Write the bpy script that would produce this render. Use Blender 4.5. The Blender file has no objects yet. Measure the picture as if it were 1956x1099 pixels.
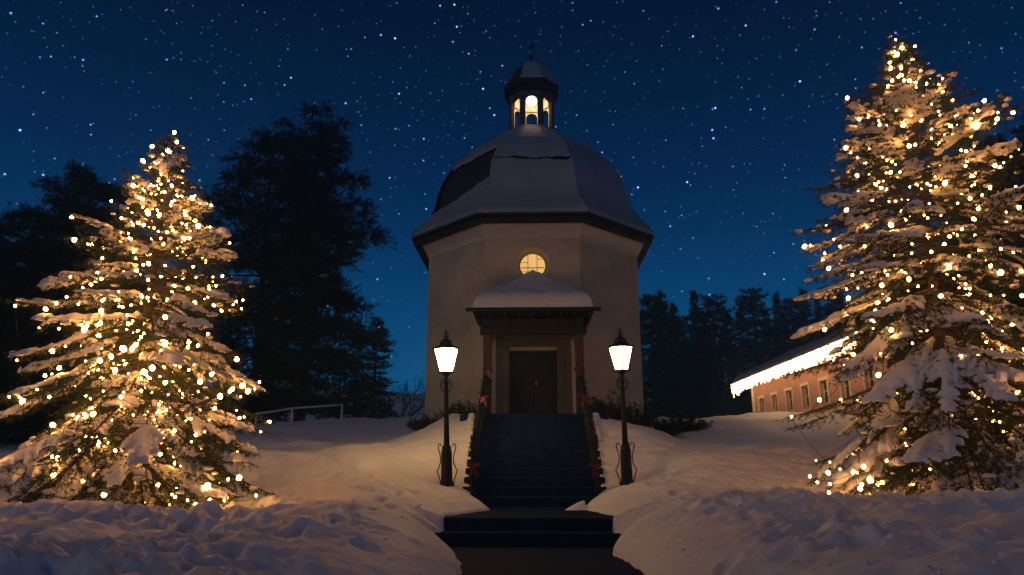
import bpy, math, random
import numpy as np
from mathutils import Vector

sc = bpy.context.scene
R = math.radians
PI = math.pi

# ------------------------------------------------------------------ camera
cam_d = bpy.data.cameras.new('camera')
cam = bpy.data.objects.new('camera', cam_d)
sc.collection.objects.link(cam)
cam.location = (0.0, -21.7, 1.0)
cam.rotation_euler = (R(90 + 14.0), 0, R(1.73))
cam_d.sensor_width = 36.0
cam_d.lens = 25.03
cam_d.clip_start = 0.05
cam_d.clip_end = 3000
sc.camera = cam

# ------------------------------------------------------------------ night sky
w = bpy.data.worlds.new('World')
sc.world = w
w.use_nodes = True
nt = w.node_tree
for n in list(nt.nodes):
    nt.nodes.remove(n)


def wn(t, **k):
    n = nt.nodes.new(t)
    for a, b in k.items():
        setattr(n, a, b)
    return n


wl = nt.links.new
tc = wn('ShaderNodeTexCoord')
sep = wn('ShaderNodeSeparateXYZ')
wl(tc.outputs['Generated'], sep.inputs[0])
ramp = wn('ShaderNodeValToRGB')
ramp.color_ramp.interpolation = 'B_SPLINE'
stops = [(0.0, (0.001, 0.150, 0.36)), (0.13, (0.0004, 0.118, 0.30)), (0.27, (0.0002, 0.038, 0.135)),
         (0.41, (0.0002, 0.0165, 0.064)), (0.58, (0.0001, 0.0068, 0.024)), (1.0, (0.0001, 0.004, 0.013))]
els = ramp.color_ramp.elements
els[0].position, els[0].color = stops[0][0], stops[0][1] + (1,)
els[1].position, els[1].color = stops[-1][0], stops[-1][1] + (1,)
for p, c in stops[1:-1]:
    e = els.new(p)
    e.color = c + (1,)
wl(sep.outputs['Z'], ramp.inputs[0])
# stars: the points of a 3-D cell pattern that lie close to the unit sphere
star_sum = None
for scale, rho, gain in ((62.0, 0.108, 6.2), (88.0, 0.115, 2.8), (150.0, 0.15, 1.2)):
    vo = wn('ShaderNodeTexVoronoi', feature='F1')
    vo.inputs['Scale'].default_value = scale
    wl(tc.outputs['Generated'], vo.inputs['Vector'])
    mr = wn('ShaderNodeMapRange')
    mr.inputs['From Min'].default_value = 0.0
    mr.inputs['From Max'].default_value = rho
    mr.inputs['To Min'].default_value = 1.0
    mr.inputs['To Max'].default_value = 0.0
    wl(vo.outputs['Distance'], mr.inputs['Value'])
    p2 = wn('ShaderNodeMath', operation='POWER')
    p2.inputs[1].default_value = 1.3
    wl(mr.outputs[0], p2.inputs[0])
    sx = wn('ShaderNodeSeparateXYZ')
    wl(vo.outputs['Color'], sx.inputs[0])
    p3 = wn('ShaderNodeMath', operation='POWER')
    p3.inputs[1].default_value = 2.6
    wl(sx.outputs[0], p3.inputs[0])
    m = wn('ShaderNodeMath', operation='MULTIPLY')
    wl(p2.outputs[0], m.inputs[0])
    wl(p3.outputs[0], m.inputs[1])
    m2 = wn('ShaderNodeMath', operation='MULTIPLY')
    m2.inputs[1].default_value = gain
    wl(m.outputs[0], m2.inputs[0])
    if star_sum is None:
        star_sum = m2
    else:
        a = wn('ShaderNodeMath', operation='ADD')
        wl(star_sum.outputs[0], a.inputs[0])
        wl(m2.outputs[0], a.inputs[1])
        star_sum = a
vm = wn('ShaderNodeVectorMath', operation='SCALE')
vm.inputs[0].default_value = (0.30, 0.38, 1.0)
wl(star_sum.outputs[0], vm.inputs['Scale'])
add = wn('ShaderNodeVectorMath', operation='ADD')
wl(ramp.outputs[0], add.inputs[0])
wl(vm.outputs[0], add.inputs[1])
bg = wn('ShaderNodeBackground')
bg.inputs['Strength'].default_value = 1.0
wl(add.outputs[0], bg.inputs['Color'])
wo = wn('ShaderNodeOutputWorld')
wl(bg.outputs[0], wo.inputs[0])

# faint town glow standing in for the sun: low, wide and weak
sun_d = bpy.data.lights.new('sun', 'SUN')
sun_d.energy = 0.18
sun_d.angle = R(25)
sun_d.color = (1.0, 0.64, 0.36)
sun = bpy.data.objects.new('sun', sun_d)
sc.collection.objects.link(sun)
sun.rotation_euler = (R(60), 0, R(-48))

sc.view_settings.view_transform = 'Standard'
sc.view_settings.look = 'None'
sc.view_settings.exposure = 0.0
sc.view_settings.gamma = 1.0
sc.view_settings.use_curve_mapping = False
sc.render.engine = 'CYCLES'
sc.cycles.use_denoising = True
sc.cycles.use_light_tree = True
sc.cycles.max_bounces = 6
sc.cycles.diffuse_bounces = 3
sc.cycles.sample_clamp_indirect = 4.0

# ------------------------------------------------------------------ materials
MATS = {}


def mat(name, col, rough=0.7, var=0.0, vscale=8.0, bump=0.0, bscale=30.0, emit=None, estr=0.0, metal=0.0,
        spec=0.3, col2=None, stretch=None):
    m = bpy.data.materials.new(name)
    m.use_nodes = True
    t = m.node_tree
    b = t.nodes['Principled BSDF']
    b.inputs['Base Color'].default_value = tuple(col) + (1,)
    b.inputs['Roughness'].default_value = rough
    b.inputs['Metallic'].default_value = metal
    b.inputs['Specular IOR Level'].default_value = spec
    if emit:
        b.inputs['Emission Color'].default_value = tuple(emit) + (1,)
        b.inputs['Emission Strength'].default_value = estr
    g = t.nodes.new('ShaderNodeTexCoord')
    src = g.outputs['Object']
    if stretch:
        mp = t.nodes.new('ShaderNodeMapping')
        mp.inputs['Scale'].default_value = stretch
        t.links.new(src, mp.inputs['Vector'])
        src = mp.outputs[0]
    if var > 0 or col2:
        n = t.nodes.new('ShaderNodeTexNoise')
        n.inputs['Scale'].default_value = vscale
        n.inputs['Detail'].default_value = 6
        n.inputs['Roughness'].default_value = 0.65
        t.links.new(src, n.inputs['Vector'])
        r = t.nodes.new('ShaderNodeValToRGB')
        r.color_ramp.elements[0].position = 0.3
        r.color_ramp.elements[1].position = 0.7
        lo = tuple(c * (1 - var) for c in col)
        hi = tuple(col2) if col2 else tuple(min(1, c * (1 + var)) for c in col)
        r.color_ramp.elements[0].color = lo + (1,)
        r.color_ramp.elements[1].color = hi + (1,)
        t.links.new(n.outputs[0], r.inputs[0])
        t.links.new(r.outputs[0], b.inputs['Base Color'])
    if bump > 0:
        n = t.nodes.new('ShaderNodeTexNoise')
        n.inputs['Scale'].default_value = bscale
        n.inputs['Detail'].default_value = 9
        n.inputs['Roughness'].default_value = 0.6
        t.links.new(src, n.inputs['Vector'])
        bp = t.nodes.new('ShaderNodeBump')
        bp.inputs['Strength'].default_value = bump
        bp.inputs['Distance'].default_value = 0.02
        t.links.new(n.outputs[0], bp.inputs['Height'])
        t.links.new(bp.outputs[0], b.inputs['Normal'])
    MATS[name] = m
    return m


mat('snow', (0.80, 0.80, 0.82), 0.62, var=0.06, vscale=3.0, bump=0.9, bscale=19.0, spec=0.2)
mat('snow_clump', (0.83, 0.83, 0.84), 0.6, var=0.04, vscale=9.0, bump=0.45, bscale=45.0, spec=0.25)
mat('porch_snow', (0.62, 0.58, 0.52), 0.65, var=0.10, vscale=4.0, bump=0.5, bscale=22.0, spec=0.2)  # warm tan of the lamplight is put into this snow colour
mat('roof_snow', (0.25, 0.27, 0.30), 0.65, var=0.10, vscale=2.2, bump=0.5, bscale=14.0, spec=0.2)  # snow colour darkened to stand in for weak light away from the lamps
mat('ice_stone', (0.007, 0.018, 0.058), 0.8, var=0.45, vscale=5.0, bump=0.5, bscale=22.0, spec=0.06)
mat('plaster', (0.49, 0.40, 0.26), 0.85, var=0.26, vscale=0.9, bump=0.35, bscale=60.0, spec=0.15)
mat('plaster_trim', (0.56, 0.49, 0.38), 0.85, var=0.06, vscale=4.0, bump=0.2, bscale=60.0, spec=0.15)
mat('portal_stone', (0.13, 0.105, 0.085), 0.8, var=0.18, vscale=9.0, bump=0.4, bscale=40.0, spec=0.2)
mat('shingle', (0.035, 0.032, 0.034), 0.75, var=0.4, vscale=30.0, bump=0.8, bscale=40.0, stretch=(1, 1, 0.25))
mat('eave_wood', (0.022, 0.018, 0.017), 0.8, var=0.3, vscale=12.0, bump=0.3, bscale=40.0)
mat('lantern_wood', (0.085, 0.075, 0.07), 0.8, var=0.25, vscale=9.0, bump=0.3, bscale=40.0)
mat('porch_wood', (0.085, 0.036, 0.024), 0.7, var=0.35, vscale=14.0, bump=0.4, bscale=50.0, stretch=(4, 4, 0.4))
mat('door_wood', (0.020, 0.014, 0.012), 0.6, var=0.4, vscale=14.0, bump=0.35, bscale=50.0, stretch=(4, 4, 0.4))
mat('iron', (0.018, 0.018, 0.020), 0.5, var=0.3, vscale=30.0, bump=0.2, bscale=80.0, metal=0.5)
mat('brass', (0.30, 0.20, 0.07), 0.4, metal=0.9)
mat('white_ceiling', (0.78, 0.72, 0.62), 0.8, var=0.05, vscale=5.0)
mat('lamp_glass', (0.8, 0.7, 0.5), 0.4, emit=(1.0, 0.56, 0.20), estr=72.0)
mat('lamp_glass_dim', (0.8, 0.7, 0.5), 0.4, emit=(1.0, 0.56, 0.22), estr=14.0)
mat('cupola_globe', (0.8, 0.8, 0.8), 0.4, emit=(1.0, 0.68, 0.42), estr=16.0)
mat('lit_pane', (0.5, 0.4, 0.2), 0.4, emit=(1.0, 0.56, 0.17), estr=0.85)
mat('lead_bar', (0.06, 0.045, 0.03), 0.6)
mat('bulb', (0.9, 0.7, 0.4), 0.3, emit=(1.0, 0.40, 0.10), estr=72.0)
mat('bulb_right', (0.9, 0.7, 0.4), 0.3, emit=(1.0, 0.40, 0.10), estr=60.0)
mat('fairy_bulb', (0.9, 0.8, 0.6), 0.3, emit=(1.0, 0.60, 0.28), estr=10.0)
mat('cable', (0.012, 0.02, 0.012), 0.6)
mat('bark', (0.045, 0.030, 0.020), 0.9, var=0.4, vscale=20.0, bump=0.6, bscale=30.0, stretch=(3, 3, 0.6))
mat('needle', (0.030, 0.048, 0.020), 0.6, var=0.45, vscale=2.2, spec=0.2)
mat('dark_needle', (0.018, 0.030, 0.018), 0.7, var=0.45, vscale=0.7, spec=0.15)
mat('shrub_leaf', (0.022, 0.035, 0.018), 0.7, var=0.4, vscale=3.0)
mat('twig', (0.035, 0.028, 0.025), 0.9)
mat('bow_red', (0.09, 0.004, 0.008), 0.45, var=0.2, vscale=20.0)
mat('pink_render', (0.46, 0.25, 0.19), 0.85, var=0.12, vscale=1.5, bump=0.25, bscale=30.0)
mat('window_trim', (0.60, 0.52, 0.40), 0.7, var=0.08, vscale=6.0)
mat('dark_glass', (0.02, 0.025, 0.03), 0.08, spec=0.6)
mat('rail_paint', (0.72, 0.72, 0.70), 0.45, var=0.08, vscale=9.0)


# ------------------------------------------------------------------ helpers
OFF = {}


def link(o):
    sc.collection.objects.link(o)


def tag(o, label=None, cat=None, group=None, kind=None):
    if label:
        o['label'] = label
    if cat:
        o['category'] = cat
    if group:
        o['group'] = group
    if kind:
        o['kind'] = kind
    return o


def thing(name, loc, label, cat, group=None):
    o = bpy.data.objects.new(name, None)
    link(o)
    o.location = loc
    o.empty_display_size = 0.2
    OFF[o.name] = np.array(loc, float)
    return tag(o, label, cat, group)


def mesh_obj(name, verts, faces, material, parent=None, smooth=False, loc=None):
    """verts in world coordinates; stored relative to the thing they belong to"""
    v = np.asarray(verts, float).reshape(-1, 3)
    off = np.zeros(3)
    if parent is not None:
        off = OFF[parent.name]
    elif loc is not None:
        off = np.array(loc, float)
    me = bpy.data.meshes.new(name)
    v = v - off
    if isinstance(faces, np.ndarray):
        k = faces.shape[1]
        nf = faces.shape[0]
        me.vertices.add(len(v))
        me.vertices.foreach_set('co', v.astype(np.float32).ravel())
        me.loops.add(nf * k)
        me.loops.foreach_set('vertex_index', faces.astype(np.int32).ravel())
        me.polygons.add(nf)
        me.polygons.foreach_set('loop_start', np.arange(0, nf * k, k, dtype=np.int32))
        me.polygons.foreach_set('loop_total', np.full(nf, k, dtype=np.int32))
        me.update(calc_edges=True)
        me.validate()
    else:
        me.from_pydata([tuple(p) for p in v], [], faces)
        me.update()
    if smooth:
        me.polygons.foreach_set('use_smooth', np.ones(len(me.polygons), dtype=bool))
    me.materials.append(MATS[material])
    o = bpy.data.objects.new(name, me)
    link(o)
    if parent is not None:
        o.parent = parent
        OFF[o.name] = off
    else:
        o.location = tuple(off)
        OFF[o.name] = off
    return o


class MB:
    def __init__(s):
        s.v, s.f = [], []

    def add(s, vs, fs):
        b = len(s.v)
        s.v += [tuple(p) for p in vs]
        s.f += [tuple(i + b for i in q) for q in fs]
        return s

    def box(s, x0, x1, y0, y1, z0, z1, bev=0.0):
        if bev <= 0:
            return s.add([(x0, y0, z0), (x1, y0, z0), (x1, y1, z0), (x0, y1, z0), (x0, y0, z1), (x1, y0, z1), (x1, y1, z1), (x0, y1, z1)],
                         [(3, 2, 1, 0), (4, 5, 6, 7), (0, 1, 5, 4), (1, 2, 6, 5), (2, 3, 7, 6), (3, 0, 4, 7)])
        b = bev
        ring = lambda z, i: [(x0 + i + b * (1 - (i > 0)), y0 + i, z), (x1 - i - b * (1 - (i > 0)), y0 + i, z), (x1 - i, y0 + i + b * (1 - (i > 0)), z), (x1 - i, y1 - i - b * (1 - (i > 0)), z),
                             (x1 - i - b * (1 - (i > 0)), y1 - i, z), (x0 + i + b * (1 - (i > 0)), y1 - i, z), (x0 + i, y1 - i - b * (1 - (i > 0)), z), (x0 + i, y0 + i + b * (1 - (i > 0)), z)]
        vs = ring(z0, b) + ring(z0 + b, 0) + ring(z1 - b, 0) + ring(z1, b)
        fs = [tuple(range(7, -1, -1)), tuple(range(24, 32))]
        for k in range(3):
            for i in range(8):
                j = (i + 1) % 8
                fs.append((k * 8 + i, k * 8 + j, k * 8 + 8 + j, k * 8 + 8 + i))
        return s.add(vs, fs)

    def tube(s, pts, rad, n=8, cap=True):
        pts = [Vector(p) for p in pts]
        if not hasattr(rad, '__len__'):
            rad = [rad] * len(pts)
        rings = []
        prev = None
        for i, p in enumerate(pts):
            if i == 0:
                d = pts[1] - p
            elif i == len(pts) - 1:
                d = p - pts[i - 1]
            else:
                d = pts[i + 1] - pts[i - 1]
            if d.length < 1e-9:
                d = Vector((0, 0, 1))
            d.normalize()
            if prev is None:
                up = Vector((0, 0, 1)) if abs(d.z) < 0.9 else Vector((1, 0, 0))
                a = d.cross(up).normalized()
            else:
                a = (prev - d * prev.dot(d))
                a = a.normalized() if a.length > 1e-6 else d.orthogonal().normalized()
            prev = a
            b = d.cross(a)
            rings.append([p + (a * math.cos(2 * PI * k / n) + b * math.sin(2 * PI * k / n)) * rad[i] for k in range(n)])
        vs = [q for r_ in rings for q in r_]
        fs = []
        for i in range(len(pts) - 1):
            for k in range(n):
                j = (k + 1) % n
                fs.append((i * n + k, i * n + j, i * n + n + j, i * n + n + k))
        if cap:
            fs.append(tuple(range(n - 1, -1, -1)))
            L = (len(pts) - 1) * n
            fs.append(tuple(range(L, L + n)))
        return s.add(vs, fs)

    def lathe(s, prof, n=16, c=(0, 0), phase=0.0, cap=True):
        vs, fs = [], []
        for r_, z in prof:
            for k in range(n):
                a = phase + 2 * PI * k / n
                vs.append((c[0] + r_ * math.cos(a), c[1] + r_ * math.sin(a), z))
        for i in range(len(prof) - 1):
            for k in range(n):
                j = (k + 1) % n
                fs.append((i * n + k, i * n + j, i * n + n + j, i * n + n + k))
        if cap:
            fs.append(tuple(range(n - 1, -1, -1)))
            L = (len(prof) - 1) * n
            fs.append(tuple(range(L, L + n)))
        return s.add(vs, fs)

    def build(s, name, material, parent=None, smooth=False, loc=None):
        return mesh_obj(name, s.v, s.f, material, parent, smooth, loc)


def sphere(c, r, seg=8, rings=6, squash=(1, 1, 1)):
    m = MB()
    vs, fs = [], []
    for i in range(rings + 1):
        t = PI * i / rings
        for k in range(seg):
            a = 2 * PI * k / seg
            vs.append((c[0] + r * squash[0] * math.sin(t) * math.cos(a), c[1] + r * squash[1] * math.sin(t) * math.sin(a), c[2] + r * squash[2] * math.cos(t)))
    for i in range(rings):
        for k in range(seg):
            j = (k + 1) % seg
            fs.append((i * seg + k, i * seg + seg + k, i * seg + seg + j, i * seg + j))
    return m.add(vs, fs)


def copy_tree(o, parent=None):
    c = o.copy()
    link(c)
    c.parent = parent
    OFF[c.name] = OFF.get(o.name, np.zeros(3)).copy()
    for ch in list(o.children):
        copy_tree(ch, c)
    return c


# ------------------------------------------------------------------ noise
def _hash(ix, iy, seed):
    h = (ix.astype(np.int64) * 374761393 + iy.astype(np.int64) * 668265263 + seed * 1442695041) & 0x7fffffff
    h = ((h ^ (h >> 13)) * 1274126177) & 0x7fffffff
    h = h ^ (h >> 16)
    return (h & 0xffff) / 65535.0


def vnoise(x, y, seed=0):
    ix, iy = np.floor(x), np.floor(y)
    fx, fy = x - ix, y - iy
    fx = fx * fx * fx * (fx * (fx * 6 - 15) + 10)
    fy = fy * fy * fy * (fy * (fy * 6 - 15) + 10)
    a, b = _hash(ix, iy, seed), _hash(ix + 1, iy, seed)
    c, d = _hash(ix, iy + 1, seed), _hash(ix + 1, iy + 1, seed)
    return (a + (b - a) * fx) + ((c + (d - c) * fx) - (a + (b - a) * fx)) * fy


def fbm(x, y, seed=0, octv=4, gain=0.5):
    s, a, t = 0.0, 1.0, 0.0
    ca, sa = math.cos(0.7), math.sin(0.7)
    for i in range(octv):
        s = s + a * (vnoise(x, y, seed + i * 17) * 2 - 1)
        t += a
        x, y = (x * ca - y * sa) * 2.03 + 5.1, (x * sa + y * ca) * 2.03 - 3.7
        a *= gain
    return s / t


def sst(a, b, x):
    t = np.clip((x - a) / (b - a), 0, 1)
    return t * t * (3 - 2 * t)


def gauss(x, s):
    return np.exp(-(x / s) ** 2)


# ------------------------------------------------------------------ terrain
EL = ([-30, 6.5, 7.4, 8.6, 9.6, 10.2, 10.9, 11.6, 12.3, 12.9, 14.5, 16.2], [-0.62, -0.62, -0.70, -0.92, -1.16, -1.22, -0.95, -0.70, -0.78, -1.13, -1.16, -1.3])
ER = ([-30, 6.5, 7.4, 8.6, 9.6, 10.2, 10.9, 11.6, 12.3, 12.9, 14.5, 16.2], [1.0, 1.0, 1.0, 0.92, 0.96, 1.12, 0.98, 0.80, 0.86, 1.12, 1.16, 1.3])
STAIR0, TREAD, RISE, NST = 12.5, 0.28, 0.158, 11
LAND = 0.32
FLOOR = LAND + NST * RISE           # about 2.06


def path_z(d):
    z = np.where(d < 9.55, 0.0, np.where(d < 9.85, LAND / 2, LAND))
    st = np.clip((d - STAIR0) / TREAD, 0, NST) * RISE
    return np.where(d > STAIR0, LAND + st, z)


_pr = random.Random(9)
PRINTS = []
for (x0, d0, x1, d1) in ((-1.3, 6.2, -4.6, 8.4), (-2.2, 4.6, -1.9, 10.6), (1.5, 5.4, 4.4, 9.4), (2.4, 4.4, 2.0, 10.9)):
    n_ = int(math.hypot(x1 - x0, d1 - d0) / 0.36)
    an_ = math.atan2(-(x1 - x0), d1 - d0)
    for k_ in range(n_):
        u_ = k_ / n_
        sd_ = 0.11 * (1 if k_ % 2 else -1)
        PRINTS.append((x0 + (x1 - x0) * u_ + sd_ * math.cos(an_) + _pr.uniform(-.05, .05), d0 + (d1 - d0) * u_ + sd_ * math.sin(an_) + _pr.uniform(-.05, .05), an_ + _pr.uniform(-.2, .2)))


def ground(x, y):
    """snow height at world x, y (arrays)"""
    x = np.asarray(x, float)
    y = np.asarray(y, float)
    d = y + 21.7
    near = sst(-8, 3, d)
    left = x < 0
    # bank level around the path
    hb = np.where(left, 0.44 + 0.20 * sst(9.5, 12.3, d), 0.56 + 0.12 * sst(10, 12.3, d))
    hb = hb + 0.09 * gauss(x - 5.5, 3.5) * gauss(d - 8.3, 1.1) * (~left)
    hb = hb + 0.09 * gauss(x + 4.6, 2.6) * gauss(d - 7.2, 0.8) * left
    hb = hb + 0.14 * gauss(x + 2.4, 1.0) * gauss(d - 10.2, 2.4) + 0.10 * gauss(x - 2.3, 0.9) * gauss(d - 10.4, 2.2)
    hb = hb - 0.10 * gauss(x + 5.4, 1.6) * gauss(d - 9.6, 1.2)
    hb = hb - 0.12 * gauss(x - 5.9, 1.8) * gauss(d - 10.6, 1.3)
    # the mound of the chapel
    lat = np.where(left, 1 - 0.40 * sst(8.5, 13.5, -x), 1 - 0.50 * sst(11.0, 17, x))
    fall = 1 - 0.7 * sst(30, 40, d)
    z_st = hb + (2.04 - hb) * sst(12.2, 16.6, d)
    wd = np.zeros(d.shape)
    wob = 0.5 * fbm(x * 0.45, x * 0 + 2.0, 91, 3)
    for o_ in (-0.5, -0.25, 0.0, 0.25, 0.5):
        wd = wd + np.interp(d + o_ + wob, [11.2, 12.2, 13.5, 14.8, 18, 27, 29], [0.0, 0.12, 0.60, 0.66, 0.95, 2.06, 2.1]) / 5
    z_wd = hb + wd * lat + 0.22 * sst(15, 24, d) * fbm(x * 0.33 + 4, d * 0.12, 57, 3)
    bl = sst(1.6, 3.5, np.abs(x))
    z = (z_st + (z_wd - z_st) * bl) * near
    z = 0.9 + (z - 0.9) * fall
    # distant valley side
    rr = np.hypot(x, y * 0.9)
    z = z + 15.0 * sst(45, 128, rr) * sst(-10, 50, d)
    z = z + 60 * sst(150, 700, rr) * sst(0, 120, d) * (0.35 + 0.2 * np.sin(np.arctan2(x, d + 1e-6) * 5.0 + 1.2))
    # lumps
    fg = (1 - sst(11.0, 14.0, d)) * sst(-1, 2, d)
    l1 = fbm(x * 1.1, d * 1.5, 3, 4)
    l2 = 1 - np.abs(fbm(x * 1.9 + 9, d * 2.6, 11, 4)) * 2
    l3 = 1 - np.abs(fbm(x * 4.6 + 2, d * 5.5, 23, 3)) * 2
    l4 = fbm(x * 11, d * 13, 53, 2)
    edge = np.minimum(np.abs(x - np.interp(d, *EL)), np.abs(x - np.interp(d, *ER)))
    calm = 0.45 + 0.55 * sst(0.3, 2.0, edge)
    rough = 0.62 + 0.75 * sst(-0.15, 0.35, fbm(x * 0.55 + 7, d * 0.7, 71, 2))
    z = z + fg * calm * (0.12 * l1 + rough * (0.11 * (l2 - 0.5) + 0.050 * (l3 - 0.5) + 0.026 * l4))
    z = z + sst(12.0, 14.0, d) * (1 - sst(40, 60, d)) * (0.16 * fbm(x * 0.6, d * 0.9, 31, 4) + 0.035 * l2)
    # trodden prints across the banks
    for (fx, fd, fa) in PRINTS:
        m_ = (np.abs(x - fx) < 0.5) & (np.abs(d - fd) < 0.5)
        if not m_.any():
            continue
        ux = (x[m_] - fx) * math.cos(fa) + (d[m_] - fd) * math.sin(fa)
        ud = -(x[m_] - fx) * math.sin(fa) + (d[m_] - fd) * math.cos(fa)
        q_ = (ux / 0.085) ** 2 + (ud / 0.17) ** 2
        z[m_] = z[m_] - 0.085 * np.exp(-q_ ** 2) + 0.022 * np.exp(-((np.sqrt(q_) - 1.5) / 0.35) ** 2)
    # trench of the path and stairs
    le = np.interp(d, *EL) + 0.07 * fbm(d * 2.3, d * 0 + 3.3, 5, 3)
    re = np.interp(d, *ER) + 0.07 * fbm(d * 2.3, d * 0 + 8.3, 6, 3)
    o = np.where(left, le - x, x - re)
    pz = path_z(d)
    wdt = 0.50 + 0.25 * sst(10.5, 7.5, d)
    wdt = np.where(d > 12.5, 0.38, wdt)
    k = 1 - np.exp(-np.clip(o, 0, None) / wdt * 1.5)
    inside = np.minimum(pz, path_z(d - 0.45)) - 0.12
    tongue = gauss(d - 11.8 - 0.25 * (x - 0.6) - 0.08 * fbm(x * 4, x * 0, 8, 2), 0.15) * sst(0.15, 0.85, x) * 0.26
    inside = inside + np.where(d < 12.3, tongue, 0)
    zt = np.where(o <= 0, inside, np.maximum(pz - 0.10 + np.clip(o, 0, 0.04) * 3.5 - np.clip(o - 0.15, 0, None) * 3.0, pz + (z - pz) * k))
    trench = (d < 18.9)
    return np.where(trench, zt, z)


def axis(a, b, step, far_lo, far_hi, g=1.16):
    core = list(np.arange(a, b + 1e-6, step))
    lo, s = [], step
    p = a
    while p > far_lo:
        s *= g
        p -= s
        lo.append(p)
    hi, s = [], step
    p = core[-1]
    while p < far_hi:
        s *= g
        p += s
        hi.append(p)
    return np.array(lo[::-1] + core + hi)


gx = axis(-7.6, 7.6, 0.034, -900, 900)
gy = axis(-18.0, -6.5, 0.034, -90, 1200, 1.07)
GX, GY = np.meshgrid(gx, gy)
GZ = ground(GX, GY)
nx_, ny_ = len(gx), len(gy)
idx = np.arange(nx_ * ny_).reshape(ny_, nx_)
quads = np.stack([idx[:-1, :-1].ravel(), idx[:-1, 1:].ravel(), idx[1:, 1:].ravel(), idx[1:, :-1].ravel()], 1)
g_ = mesh_obj('snow_ground', np.stack([GX.ravel(), GY.ravel(), GZ.ravel()], 1), quads, 'snow', smooth=True)
g_['kind'] = 'structure'


def gz(x, y):
    return float(ground(np.array([x]), np.array([y]))[0])


rs_ = np.random.RandomState(12)
cu = sphere((0, 0, 0), 1.0, 6, 4)
cuv, cuf = np.array(cu.v), np.array(cu.f)
cv_, cf_ = [], []
while len(cv_) < 900:
    d_ = rs_.uniform(3.5, 12.5)
    x_ = rs_.uniform(-.75, .75) * d_
    if fbm(np.array([x_ * .9]), np.array([d_ * .9]), 5, 2)[0] < rs_.uniform(-.3, .5):
        continue
    le_, re_ = np.interp(d_, *EL) + .1, np.interp(d_, *ER) - .1
    if le_ - .3 < x_ < re_ + .3:
        continue
    r_ = .007 + .020 * rs_.random_sample() ** 3
    z_ = max(gz(x_, d_ - 21.7), path_z(d_) if le_ < x_ < re_ else -9)
    cv_.append(cuv * np.array([r_ * rs_.uniform(.8, 1.5), r_, r_ * .8]) * (1 + .18 * rs_.normal(size=(len(cuv), 1))) + np.array([x_, d_ - 21.7, z_ + r_ * .3]))
    cf_.append(cuf)
v = np.concatenate(cv_)
f = np.concatenate([q + i * len(cuv) for i, q in enumerate(cf_)])
tag(mesh_obj('snow_crumbs', v, f, 'snow'), 'small crumbs of loose snow scattered over the banks', 'snow', None, 'stuff')

# path and stairs
Y = lambda d: d - 21.7
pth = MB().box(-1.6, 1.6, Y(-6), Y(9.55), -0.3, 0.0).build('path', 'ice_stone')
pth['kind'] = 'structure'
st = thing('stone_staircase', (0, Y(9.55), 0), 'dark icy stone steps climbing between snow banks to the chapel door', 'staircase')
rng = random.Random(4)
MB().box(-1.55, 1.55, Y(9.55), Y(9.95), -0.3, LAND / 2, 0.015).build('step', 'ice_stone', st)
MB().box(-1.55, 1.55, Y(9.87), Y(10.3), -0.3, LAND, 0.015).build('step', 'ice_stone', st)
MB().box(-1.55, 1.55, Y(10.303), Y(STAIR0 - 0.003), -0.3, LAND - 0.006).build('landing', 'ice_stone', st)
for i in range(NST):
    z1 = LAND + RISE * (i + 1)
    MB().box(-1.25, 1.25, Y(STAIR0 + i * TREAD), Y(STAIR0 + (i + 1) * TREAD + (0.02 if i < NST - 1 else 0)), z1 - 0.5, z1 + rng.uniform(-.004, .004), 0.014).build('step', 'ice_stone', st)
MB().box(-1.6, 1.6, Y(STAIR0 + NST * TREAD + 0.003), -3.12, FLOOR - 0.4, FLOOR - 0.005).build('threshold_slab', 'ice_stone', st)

# ------------------------------------------------------------------ chapel
AW = 3.10           # wall apothem
T8 = math.tan(PI / 8)
ch = thing('chapel', (0, 0, FLOOR), 'octagonal cream chapel with domed snowy roof, porch and lit bell lantern', 'chapel')


def octo(ap, z, cx=0, cy=0):
    r_ = ap / math.cos(PI / 8)
    return [(cx + r_ * math.cos(-PI / 2 - PI / 8 + k * PI / 4), cy + r_ * math.sin(-PI / 2 - PI / 8 + k * PI / 4), z) for k in range(8)]


WT = 7.52
m = MB()
b0, b1 = octo(AW, FLOOR - 1.2), octo(AW, WT)
for k in range(1, 8):
    j = (k + 1) % 8
    m.add([b0[k], b0[j], b1[j], b1[k]], [(0, 1, 2, 3)])
# front wall: door opening below, round opening above
hw = AW * T8
DZ = 3.93           # door head
DW = 0.62
yF = -AW
m.add([(-hw, yF, FLOOR - 1.2), (-DW, yF, FLOOR - 1.2), (-DW, yF, DZ), (-hw, yF, DZ)], [(0, 1, 2, 3)])
m.add([(DW, yF, FLOOR - 1.2), (hw, yF, FLOOR - 1.2), (hw, yF, DZ), (DW, yF, DZ)], [(0, 1, 2, 3)])
WZ, WR = 6.30, 0.47
m.add([(-hw, yF, DZ), (hw, yF, DZ), (hw, yF, 5.5), (-hw, yF, 5.5)], [(0, 1, 2, 3)])
NC = 48
outer, circ, inner = [], [], []
for k in range(NC):
    a = 2 * PI * k / NC
    c_, s_ = math.cos(a), math.sin(a)
    bx_, bzl, bzh = hw, WZ - 5.5, WT - WZ
    t = min(bx_ / abs(c_) if abs(c_) > 1e-9 else 9e9, (bzh / s_ if s_ > 1e-9 else (bzl / -s_ if s_ < -1e-9 else 9e9)))
    outer.append((c_ * t, yF, WZ + s_ * t))
    circ.append((c_ * WR, yF, WZ + s_ * WR))
    inner.append((c_ * 0.36, yF + 0.26, WZ + s_ * 0.36))
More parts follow.
